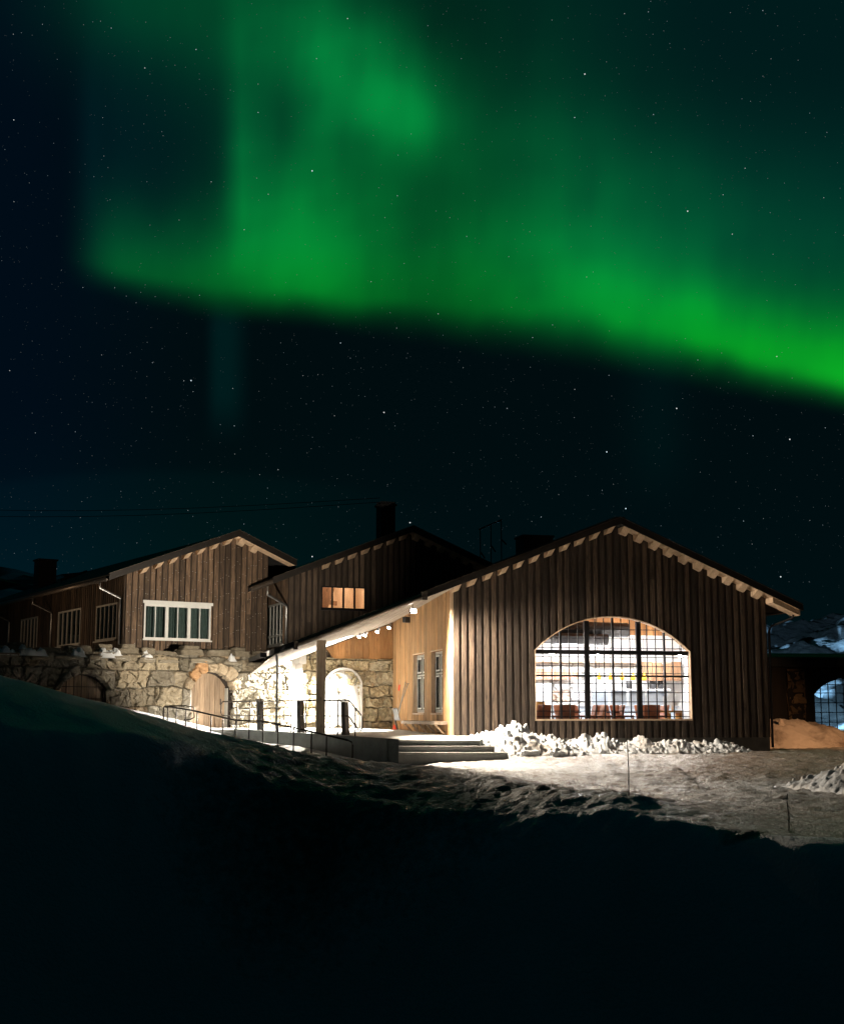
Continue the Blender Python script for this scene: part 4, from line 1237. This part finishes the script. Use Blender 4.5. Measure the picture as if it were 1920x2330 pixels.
def clump(name, size, n, seed, mat, res=.028, label=None, cat='snow', group=None, core=.6, smin=.06, smax=.17, pw=2.6, fac=1.0, peak=0):
    """ploughed snow: a mound made of many merged lumps; local z = 0 is the ground"""
    rs_ = np.random.RandomState(seed)
    lx, ly, hz_ = size
    xs = np.arange(-lx / 2, lx / 2 + res, res); ys = np.arange(-ly / 2, ly / 2 + res, res)
    X_, Y_ = np.meshgrid(xs, ys)
    skew = lambda t: np.where(t < peak, (t - peak) / (1 + peak), (t - peak) / (1 - peak))
    prof = lambda x, y: hz_ * np.clip(1 - (np.abs(skew(2 * x / lx)) ** pw), 0, 1) ** .8 * np.clip(1 - np.abs(2 * y / ly) ** 2.0, 0, 1) * (.72 + .5 * fbm(x * 1.1 + seed, y * .5, seed, 3))
    Z = prof(X_, Y_) * core
    for i in range(n):
        cx, cy = rs_.uniform(-lx / 2, lx / 2), rs_.uniform(-ly / 2, ly / 2)
        pz = float(prof(np.array(cx), np.array(cy)))
        if pz < .02: continue
        r = rs_.uniform(smin, smax) * (.55 + .45 * pz / hz_)
        i0, i1 = np.searchsorted(xs, [cx - r * 1.2, cx + r * 1.2]); j0, j1 = np.searchsorted(ys, [cy - r * 1.2, cy + r * 1.2])
        if i1 <= i0 or j1 <= j0: continue
        xx = X_[j0:j1, i0:i1] - cx; yy = Y_[j0:j1, i0:i1] - cy
        ang = rs_.uniform(0, 3.14); el_ = rs_.uniform(.75, 1.3)
        u = (xx * math.cos(ang) + yy * math.sin(ang)) * el_; v = (-xx * math.sin(ang) + yy * math.cos(ang)) / el_
        d2 = (u * u + v * v) / (r * r) * (1 + .5 * fbm(u / r * 1.5 + i, v / r * 1.5, seed + i, 2))
        zz = pz * core * rs_.uniform(.8, 1.2) + r * np.sqrt(np.maximum(1 - d2, 0)) * .95 - .02
        tilt = rs_.uniform(-.5, .5, 2)
        zz = np.where(d2 < 1, zz + tilt[0] * xx + tilt[1] * yy, -9)
        Z[j0:j1, i0:i1] = np.maximum(Z[j0:j1, i0:i1], zz)
    Z = Z + (fac * facets(X_ + fbm(X_ * 6, Y_ * 6, seed, 2) * .04, Y_, .16, seed, 1.0) * .5 + fac * facets(X_, Y_ + fbm(X_ * 6, Y_ * 6, seed + 3, 2) * .04, .07, seed + 6, 1.0) * .5 + fbm(X_ * 9, Y_ * 9, seed + 2, 4, .6) * .03 + fbm(X_ * 16, Y_ * 16, seed, 3) * .014) * (Z > .02)
    edge = np.minimum(np.minimum(X_ + lx / 2, lx / 2 - X_), np.minimum(Y_ + ly / 2, ly / 2 - Y_))
    Z = Z * sstep(0, .08, edge) - .10 * (1 - sstep(0, .10, edge)) - .02
    P = np.stack([X_, Y_, Z], -1)
    d_ = np.clip(.30 + .9 * fbm(X_ * 1.5, Y_ * 1.5, seed, 4), 0, 1)
    o = grid_mesh(name, P, mat, cols={'dirt': np.repeat(d_[..., None], 3, -1)}, smooth=True)
    if label: tag(o, label, cat, group)
    return o


for i, (u, w_, h_) in enumerate(((-10.3, .6, .12), (-9.5, .95, .20), (-8.0, .5, .15), (-6.9, .95, .24), (-5.6, .4, .10), (-2.4, .3, .08))):
    o = clump('snow_patch', (w_, .6, h_), 14, 70 + i, M['pile'], .03, ['small snow patch on the stone wall nearest the left edge', 'wide flat snow patch on the stone wall second from the left', 'small pointed snow patch between coping stones left of the tall one',
              'tallest snow patch on the stone wall, below the grey side window', 'low snow patch between the copings left of the white window', 'smallest snow patch on the wall near the white window'][i], 'snow', 'snow patches on the stone wall', core=.9)
    o.location = ww(u, .12, 2.99); o.rotation_euler = (0, 0, TW)

# ================================================================== PORCH DECK, STEPS, RAILINGS
dz = lambda x, y: .455 + .0125 * (y - 35.9) + .02 * max(0, -x)
deck_pts = [(-.62, 35.9), (1.54, 35.9), (1.85, 40.15), (.99, 40.05), (-.80, 47.5), (-4.4, 46.5), (-7.35, 43.6), (-7.0, 42.2), (-5.95, 42.75)]
deck = root('porch_deck', (-2, 41, 0), 0, 'low concrete porch deck with a grey front wall between railing and steps', 'deck')
def lo(pts): return [(x + 2, y - 41) for x, y in pts]
mb = MB(); mb.prism(lo(deck_pts), -.6, lambda x, y: dz(x - 2, y + 41) - .06); mb.build('base_wall', M['concrete'], deck)
mb = MB(); mb.prism(lo([(-.60, 35.86), (1.56, 35.86)] + deck_pts[2:8] + [(-5.97, 42.70)]), lambda x, y: dz(x - 2, y + 41) - .057, lambda x, y: dz(x - 2, y + 41)); mb.build('floor_slab', M['deckm'], deck, bevel=.008)
mb = MB(); mb.prism(lo([(-.92, 36.2), (-.62, 35.86), (-.625, 36.6), (-.86, 36.8)]), -.4, lambda x, y: dz(x - 2, y + 41) + .02); mb.prism(lo([(-6.0, 42.65), (-.95, 36.17), (-.82, 36.27), (-5.87, 42.75)]), -.5, lambda x, y: dz(x - 2, y + 41) + .025); mb.build('kerb', M['concrete'], deck)
steps = root('stone_steps', (.4, 35.5, 0), 0, 'three wide concrete steps up to the porch deck', 'steps')
for k, (xr, y, z0, z1) in enumerate(((1.93, 35.55, -.15, .315), (2.27, 35.20, -.3, .16))):
    mb = MB(); mb.box(-.62 - .4, xr - .4, y - 35.5 + .03, y + .36 - 35.5, z0, z1 - .05); mb.box(-.62 - .4, xr - .4, y - 35.5, y + .34 - 35.5, z1 - .047, z1); mb.build('tread', M['deckm'], steps, bevel=.008)


def railing(name, pts, tops, label, hgt_mid=None, r=.021, posts=(), endloop=None):
    """pts: rail points in the world (x, y, z of top rail)"""
    o0 = Vector(pts[0]); o0.z = 0
    t = root(name, tuple(o0), 0, label, 'railing')
    rel = lambda p: tuple(Vector(p) - o0)
    mb = MB(); mb.tube([rel(p) for p in pts], r * 1.15, 10); mb.build('top_rail', M['rail'], t, smooth=True)
    if hgt_mid:
        mb = MB(); mb.tube([rel((p[0], p[1], p[2] - hgt_mid)) for p in pts], r * .8, 8); mb.build('mid_rail', M['rail'], t, smooth=True)
    for x, y, zt, zb in posts:
        mb = MB(); mb.tube([rel((x, y, zb)), rel((x, y, zt - .01))], r * .85, 8); mb.build('post', M['rail'], t, smooth=True)
    return t, rel


def edge(px):              # a point of the deck's front edge seen at image column px
    k = (px - 960) / 3000
    t = (-.67 - 36.4 * k) / (4.23 + 5.1 * k)
    return -.67 - 4.23 * t, 36.4 + 5.1 * t


RZ = 1.55
cols_ = [545.6, 574, 604, 634.6, 667, 700.5, 735.5, 772]
pp = []
for c in cols_:
    x, y = edge(c); pp.append((x - .02, y + .05, RZ, dz(x, y) + .0))
xa, ya = edge(515); xb, yb = edge(795); xc, yc = edge(826); xd, yd = edge(810)
xa -= .02; ya += .05
t, rel = railing('deck_railing', [(xa + .05, ya - .06, RZ), (xb, yb + .05, RZ)], None, 'upper black railing along the front edge of the porch deck', None, posts=pp)
def loop(pts, r, name='end_loop'):
    mb = MB(); mb.tube([rel(p) for p in pts], r, 8); mb.build(name, M['rail'], t, smooth=True)
ux, uy = (xb - xa), (yb - ya); L_ = math.hypot(ux, uy); ux /= L_; uy /= L_
loop([(xa + .05, ya - .06, RZ), (xa - .06 * ux, ya - .06 * uy, RZ), (xa - .16 * ux, ya - .16 * uy, RZ - .08), (xa - .17 * ux, ya - .17 * uy, RZ - .36), (xa - .08 * ux, ya - .08 * uy, RZ - .44), (xa + .1 * ux, ya + .1 * uy, RZ - .45)], .02)
mb = MB(); mb.tube([rel((xa + .1 * ux, ya + .1 * uy, RZ - .45)), rel((xb, yb + .05, RZ - .45))], .015, 8); mb.build('mid_rail', M['rail'], t, smooth=True)
loop([(xb, yb + .05, RZ), (xc - .04, yc + .09, RZ - .42), (xc, yc + .05, RZ - .50), (xc, yc + .05, RZ - .80), (xc - .05, yc + .11, RZ - .87), (xc - .12, yc + .17, RZ - .84), (xb, yb + .05, RZ - .45)], .019, 'sloping_end')
mb = MB(); mb.tube([rel((xd, yd + .05, dz(xd, yd))), rel((xd, yd + .05, RZ - .22))], .019, 8); mb.build('post', M['rail'], t, smooth=True)

RP = [(-7.70, 40.0, 1.39), (-6.75, 39.2, 1.26), (-5.30, 37.9, .985), (-4.43, 37.4, .95), (-3.4, 36.7, .76), (-1.96, 35.6, .464)]
def rp(px):
    for a_, b_ in zip(RP[:-1], RP[1:]):
        for k in range(41):
            f_ = k / 40; x = a_[0] + (b_[0] - a_[0]) * f_; y = a_[1] + (b_[1] - a_[1]) * f_; z = a_[2] + (b_[2] - a_[2]) * f_
            if 960 + 3000 * x / y >= px: return x, y, z
    return RP[-1]
pp = []
for c in (388, 407, 429, 455, 484, 512, 541, 572, 603, 637, 672, 710, 745):
    x, y, z = rp(c); pp.append((x, y, z, gz(x, y) - .1))
t, rel = railing('ramp_railing', RP, None, 'lower black handrail sloping down beside the ramp in front of the deck wall', None, posts=pp)
loop([RP[-1], (-1.86, 35.53, .42), (-1.84, 35.51, .34), (-1.84, 35.51, gz(-1.84, 35.5) - .05)], .021)
x, y, z = rp(452)
loop([RP[0], (-7.1, 40.0, 1.40), (-6.84, 40.0, 1.36), (-6.82, 40.0, 1.05), (-6.95, 40.0, .99), (-7.12, 40.0, .99)], .02)
loop([(-7.72, 40.0, 1.39), (-7.74, 40.0, 1.3), (-7.74, 40.0, gz(-7.74, 40) - .05)], .02)
# ramp
mb = MB(); o3 = [(-7.6, 40.3), (-5.2, 38.2), (-4.3, 37.6), (-1.8, 35.7)]; zz = [.62, .30, .24, -.22]
rampt = root('ramp', (-4.5, 38.5, 0), 0, 'grey concrete access ramp between handrail and deck wall', 'ramp')
for i in range(3):
    (ax, ay), (bx, by) = o3[i], o3[i + 1]; nx, ny = .75, .95
    mb.hexa([(ax + 4.5, ay - 38.5, -.6), (bx + 4.5, by - 38.5, -.6), (bx + 4.5 + nx, by - 38.5 + ny, -.6), (ax + 4.5 + nx, ay - 38.5 + ny, -.6)],
            [(ax + 4.5, ay - 38.5, zz[i]), (bx + 4.5, by - 38.5, zz[i + 1]), (bx + 4.5 + nx, by - 38.5 + ny, zz[i + 1]), (ax + 4.5 + nx, ay - 38.5 + ny, zz[i])])
mb.build('ramp_slab', M['deckm'], rampt)

# three dark tapered posts behind the railing
bp = None
for px, Y, lab in ((598, 41.9, 'narrow dark tapered post behind the railing, nearest the arched door'), (689, 40.3, 'dark tapered post behind the middle of the upper railing'), (789, 39.0, 'dark tapered post at the sloping end of the upper railing')):
    x = (px - 960) / 3000 * Y; z = dz(x, Y)
    if bp is None:
        bp = root('tapered_post', (x, Y, z), R(-40), lab, 'post', 'dark posts behind the upper railing')
        mb = MB(); mb.hexa([(-.075, -.10, 0), (.075, -.10, 0), (.075, .10, 0), (-.075, .10, 0)], [(-.075, -.14, .95), (.075, -.14, .95), (.075, .03, .95), (-.075, .03, .95)]); mb.build('shaft', M['barge'], bp, bevel=.01)
        mb = MB(); mb.box(-.09, .09, -.16, .05, .953, .985); mb.build('cap', M['gutter'], bp)
    else: dup(bp, (x, Y, z), R(-40), lab)

# bench on the porch side wall
t = root('wall_bench', bw(-.05, 2.7, .56), TH, 'long grey wooden bench fixed to the slatted porch wall below the two windows', 'bench')
mb = MB(); mb.box(-.42, -.01, -2.3, 2.3, .27, .37); mb.build('seat', M['bench'], t, bevel=.008)
for k in range(5):
    y = -2.1 + k * 1.05
    mb = MB(); mb.hexa([(-.06, y - .03, -.05), (-.01, y - .03, -.05), (-.01, y + .03, -.05), (-.06, y + .03, -.05)], [(-.38, y - .03, .266), (-.30, y - .03, .266), (-.30, y + .03, .266), (-.38, y + .03, .266)]); mb.build('bracket', M['post'], t)
# shovels by the bench
def shovel(loc, rz, lean, blade, label, red=False, ln=1.45):
    t = root('snow_shovel', loc, rz, label, 'shovel', 'snow shovels leaning on the porch wall')
    mb = MB(); mb.tube([(0, 0, .32), (lean, 0, ln)], .017, 8); mb.build('shaft', M['metal'], t, smooth=True)
    mb = MB(); mb.tube([(lean, -.08, ln + .012), (lean, .08, ln + .012)], .016, 8); mb.build('grip', M['red' if red else 'blackp'], t)
    w = .24; pts = []
    vs = []; fs = []
    for i in range(7):
        a_ = i / 6
        for j in range(7):
            b_ = j / 6 * 2 - 1
            vs.append((.05 * (1 - a_) - .10 * b_ * b_ * .5 - .05 * a_, b_ * w, .02 + a_ * .42))
    for i in range(6):
        for j in range(6): fs.append((i * 7 + j, i * 7 + j + 1, i * 7 + j + 8, i * 7 + j + 7))
    mb = MB(); mb.add(vs, fs); o = mb.build('blade', M[blade], t, smooth=True); s_ = o.modifiers.new('s', 'SOLIDIFY'); s_.thickness = .012
    return t
x, y, _ = bw(-.50, 5.35); shovel((x, y, dz(x, y) + .32), TH + R(8), .36, 'blackp', 'black snow scoop with a light handle, standing by the left end of the bench', ln=1.25)
x, y, _ = bw(-.36, 6.1); shovel((x, y, dz(x, y)), TH - R(10), .28, 'blackp', 'black-bladed snow shovel leaning on the slats behind the scoop', ln=1.62)
x, y, _ = bw(-.25, 6.9)
t = root('broom', (x, y, dz(x, y)), TH, 'broom with a red collar and orange-red head in the porch corner', 'broom')
mb = MB(); mb.tube([(0, 0, .16), (.17, 0, 1.75)], .013, 8); mb.build('handle', M['pale'], t)
mb = MB(); mb.tube([(.125, 0, 1.35), (.15, 0, 1.55)], .026, 8); mb.build('collar', M['red'], t)
mb = MB(); mb.hexa([(-.07, -.16, 0), (.07, -.16, 0), (.07, .16, 0), (-.07, .16, 0)], [(-.04, -.12, .158), (.04, -.12, .158), (.04, .12, .158), (-.04, .12, .158)]); mb.build('head', M['red'], t, bevel=.01)
# loudspeaker
t = root('wall_speaker', bw(-.14, 5.6, 4.35), TH + R(35), 'small black loudspeaker high on the slatted porch wall', 'speaker')
mb = MB(); mb.hexa([(-.13, -.08, -.1), (.10, -.12, -.1), (.10, .12, -.1), (-.13, .08, -.1)], [(-.13, -.09, .1), (.12, -.12, .1), (.12, .12, .1), (-.13, .09, .1)]); mb.build('cabinet', M['blackp'], t, bevel=.015)
mb = MB(); mb.box(-.142, -.133, -.07, .07, -.08, .08); mb.build('grille', M['black'], t)

# four porch spotlights
SPW = (1.0, .93, .82)
lab = ['lit porch spotlight furthest left, lowest of the four', 'lit porch spotlight second from the left', 'lit porch spotlight third from the left', 'lit porch spotlight furthest right, highest of the four']
s0 = None
for i, (p, tgt, en, sz) in enumerate((((-2.19, 46.0, 3.80), (-5.4, 43.4, 1.2), 9500, 88), ((-2.0, 46.2, 3.86), (-4.0, 45.6, .8), 5500, 70), ((-1.58, 46.5, 4.0), (-3.3, 46.4, .9), 2600, 56), ((-1.17, 46.7, 4.16), (-3.3, 45.0, .5), 6000, 66))):
    d = (Vector(tgt) - Vector(p)).normalized()
    if s0 is None:
        s0 = root('porch_spotlight', p, 0, lab[i], 'lamp', 'spotlights under the porch roof')
        mb = MB(); mb.lathe([(.035, .15), (.05, .13), (.065, .03), (.07, .0), (.06, .004)], 14); mb.build('lamp_housing', M['metal'], s0, smooth=True)
        mb = MB(); mb.lathe([(.058, -.012), (.058, -.004)], 14); mb.build('lens', M['bulb'], s0)
        o = s0
    else:
        o = dup(s0, p, 0, lab[i])
    look = Vector((-.55, -.5, -1.0)).normalized()
    o.rotation_euler = (-look).to_track_quat('Z', 'Y').to_euler()
    st = MB(); q = o.rotation_euler.to_matrix().inverted()
    up = q @ Vector((0.05, .05, .30)); base = Vector((0, 0, .14))
    st.tube([tuple(base), tuple(base + (up - base) * .4), tuple(up)], .013, 8); st.build('stem', M['metal'], o)
    lamp('spot_beam', 'SPOT', tuple(Vector(p) + look * .06), en, SPW, target=tgt, spot_size=R(sz), spot_blend=.35, shadow_soft_size=.05)

for nm, p, rz_, tilt_, lb in (('eave_fill_light', (-4.68, 38.93, 2.86), 27, -25, 'added small black floodlight on the eave tip of the porch roof, brightening the brown house'),
                          ('porch_floodlight', (-.25, 39.33, 4.19), 213, 20, 'black floodlight under the roof edge where the porch meets the barn corner')):
    t = root(nm, p, R(rz_), lb, 'lamp')
    mb = MB(); mb.box(-.10, .10, -.10, -.01, -.07, .07); mb.build('lamp_housing', M['blackp'], t, bevel=.01)
    mb = MB(); mb.box(-.09, .09, -.008, -.003, -.06, .06); mb.build('lens', M['bulb'], t)
    mb = MB(); mb.tube([(0, -.06, .07), (0, -.06, .22)] if nm == 'porch_floodlight' else [(0, -.06, -.07), (.05, -.08, -.16)], .012, 6); mb.build('bracket', M['black'], t)

# ================================================================== SNOW PILES, MOUNDS, STICKS
for i, (px, Y, size, n, seed, rz, lab) in enumerate((
        (1165, 38.6, (4.0, 3.3, 1.0), 700, 1, 13, 'clumpy snow heap beside the steps, left end of the row along the barn'),
        (1335, 39.9, (3.2, 2.1, .92), 420, 2, 14, 'tall white snow heap right below the arched window'),
        (1500, 40.6, (3.3, 1.9, .68), 380, 3, 12, 'lower snow heap below the right part of the arched window'),
        (1615, 41.3, (2.6, 1.4, .42), 240, 4, 13, 'thin low snow heap at the right end of the row along the barn'))):
    x = (px - 960) / 3000 * Y
    o = clump('snow_heap', size, n, seed, M['heap'], core=.95, smin=.03, smax=.11, fac=.45, label=lab, cat='snow heap', group='snow heaps along the barn')
    o.location = (x, Y, gz(x, Y) - .03); o.rotation_euler = (0, 0, R(rz))
for i, (x, y, s_, lab) in enumerate(((3.7, 36.6, .30, 'single round snow lump lying on the yard in front of the heaps'), (2.95, 36.4, .36, 'flattish snow lump by the foot of the steps'), (2.75, 36.9, .24, 'small snow lump tucked behind the flattish one'))):
    mb = MB(); mb.add(*rough_block((0, 0, s_ * .22), (s_ * 1.3, s_, s_ * .62), 300 + i, 9, .5)); o = mb.build('snow_lump', M['pile'], None)
    o.location = (x, y, gz(x, y) - .02); tag(o, lab, 'snow lump', 'loose snow lumps on the yard')
mound = clump('snow_mound', (5.6, 6.5, 1.75), 40, 8, M['mound'], .05, 'big dirty snow mound beside the right corner of the barn', 'snow mound', core=1.0, smin=.06, smax=.15, pw=1.7, fac=.2, peak=-.5)
mound.location = (13.1, 47.6, -.05); mound.rotation_euler = (0, 0, R(4))
mound = clump('snow_mound', (5.4, 3.4, 1.1), 240, 9, M['heap'], .035, 'white ploughed snow mound at the right edge of the yard', 'snow mound', core=.95, smin=.05, smax=.13, fac=.4)
mound.location = (10.5, 28.4, gz(10.5, 28.4) - .08); mound.rotation_euler = (0, 0, R(20))


def stick(x, y, h, r, twigs, label):
    t = root('marker_stick', (x, y, gz(x, y) - .05), 0, label, 'stick')
    mb = MB(); mb.tube([(0, 0, 0), (.01, 0, h * .4), (-.01, 0, h * .8), (0, 0, h)], r, 7, r * .7); mb.build('shaft', M['barge'], t)
    for z, dx, ln in twigs:
        mb = MB(); mb.tube([(0, 0, z), (dx, .01, z + ln)], r * .5, 5, r * .3); mb.build('twig', M['barge'], t)
    return t


stick(3.62, 23.6, 1.32, .010, [(.9, .015, .05)], 'tall thin marker stick on the end of the dark snow bank')
stick(5.68, 20.95, .62, .011, [(.44, .05, -.06), (.34, .05, -.04), (.22, .06, -.10), (.20, -.02, .03)], 'short twiggy stick at the right side of the yard')

# ================================================================== DARK STONE BUILDING ON THE RIGHT
TB = R(6)
sb = root('stone_building', (14.3, 55, 0), TB, 'dark low stone building at the right edge with an arched grid window', 'building')
hA, tA = arch_hole(1.95, 4.6, 1.95, 2.62)
mb = MB(); cladding(mb, -1.2, 12, lambda u: -.3, lambda u: 3.05, 0, .35, .25, .25, [(1.95, 4.6, .4, tA)]); mb.build('front_wall', M['darkback'], sb)
hB = [(1.6, 5.6, .3, lambda u: 2.8)]
mb = MB(); cladding(mb, -1.2, 12, lambda u: -.3, lambda u: 3.05, 5.0, 5.3, .5, .5, hB); mb.build('rear_wall', M['darkback'], sb)
st = stone_face('stone_pier', M['stone'], sb, .78, 1.52, -.2, 2.98, .03, 55, palette=[(.34, .22, .12), (.28, .18, .10)]); st.location = (0, -.10, 0)
mb = MB(); mb.box(.8, 1.5, -.10, -.002, -.2, 2.97); mb.build('pier_core', M['darkback'], sb)
mb = MB(); mb.hexa([(-1.6, -.5, 3.06), (12.4, -.5, 3.06), (12.4, 5.8, 3.06), (-1.6, 5.8, 3.06)], [(-1.6, -.5, 3.45), (12.4, -.5, 3.45), (12.4, 2.6, 3.75), (-1.6, 2.6, 3.75)])
mb.build('roof', M['roof'], sb)
mb = MB()
for k in range(1, 8): mb.box(1.95 + k * 2.65 / 8 - .015, 1.95 + k * 2.65 / 8 + .015, .1, .14, .45, tA(1.95 + k * 2.65 / 8))
for z in (.8, 1.2, 1.6, 2.0, 2.35): mb.box(1.97, 4.58, .105, .135, z - .015, z + .015)
ribbon(mb, arch_pts(1.96, 4.59, .42, 1.95, 2.61, 14), .06, .18, .04)
wn_ = mb.build('window', M['black'], sb)
g = MB(); pA = arch_pts(1.96, 4.59, .42, 1.95, 2.60, 14); n = len(pA)
g.add([(x, .118, z) for x, z in pA] + [(x, .122, z) for x, z in pA], [tuple(range(n)), tuple(range(2 * n - 1, n - 1, -1))]); g.build('pane', M['gl'], wn_)

# power lines far left
for i, (z0, z1) in enumerate(((12.3, 11.3), (11.9, 11.1))):
    mb = MB(); pts = [(-32 + 30 * k / 10, 70 - k * .8, z0 + (z1 - z0) * k / 10 - .5 * math.sin(math.pi * k / 10)) for k in range(11)]
    mb.tube(pts, .014, 5); o = mb.build('power_line', M['black'], None)
    tag(o, ['upper thin power line crossing the sky behind the left house', 'lower thin power line crossing the sky behind the left house'][i], 'cable', 'power lines at the left')

S.cycles.use_denoising = True
S.cycles.max_bounces = 8
S.cycles.diffuse_bounces = 4
S.cycles.sample_clamp_indirect = 6
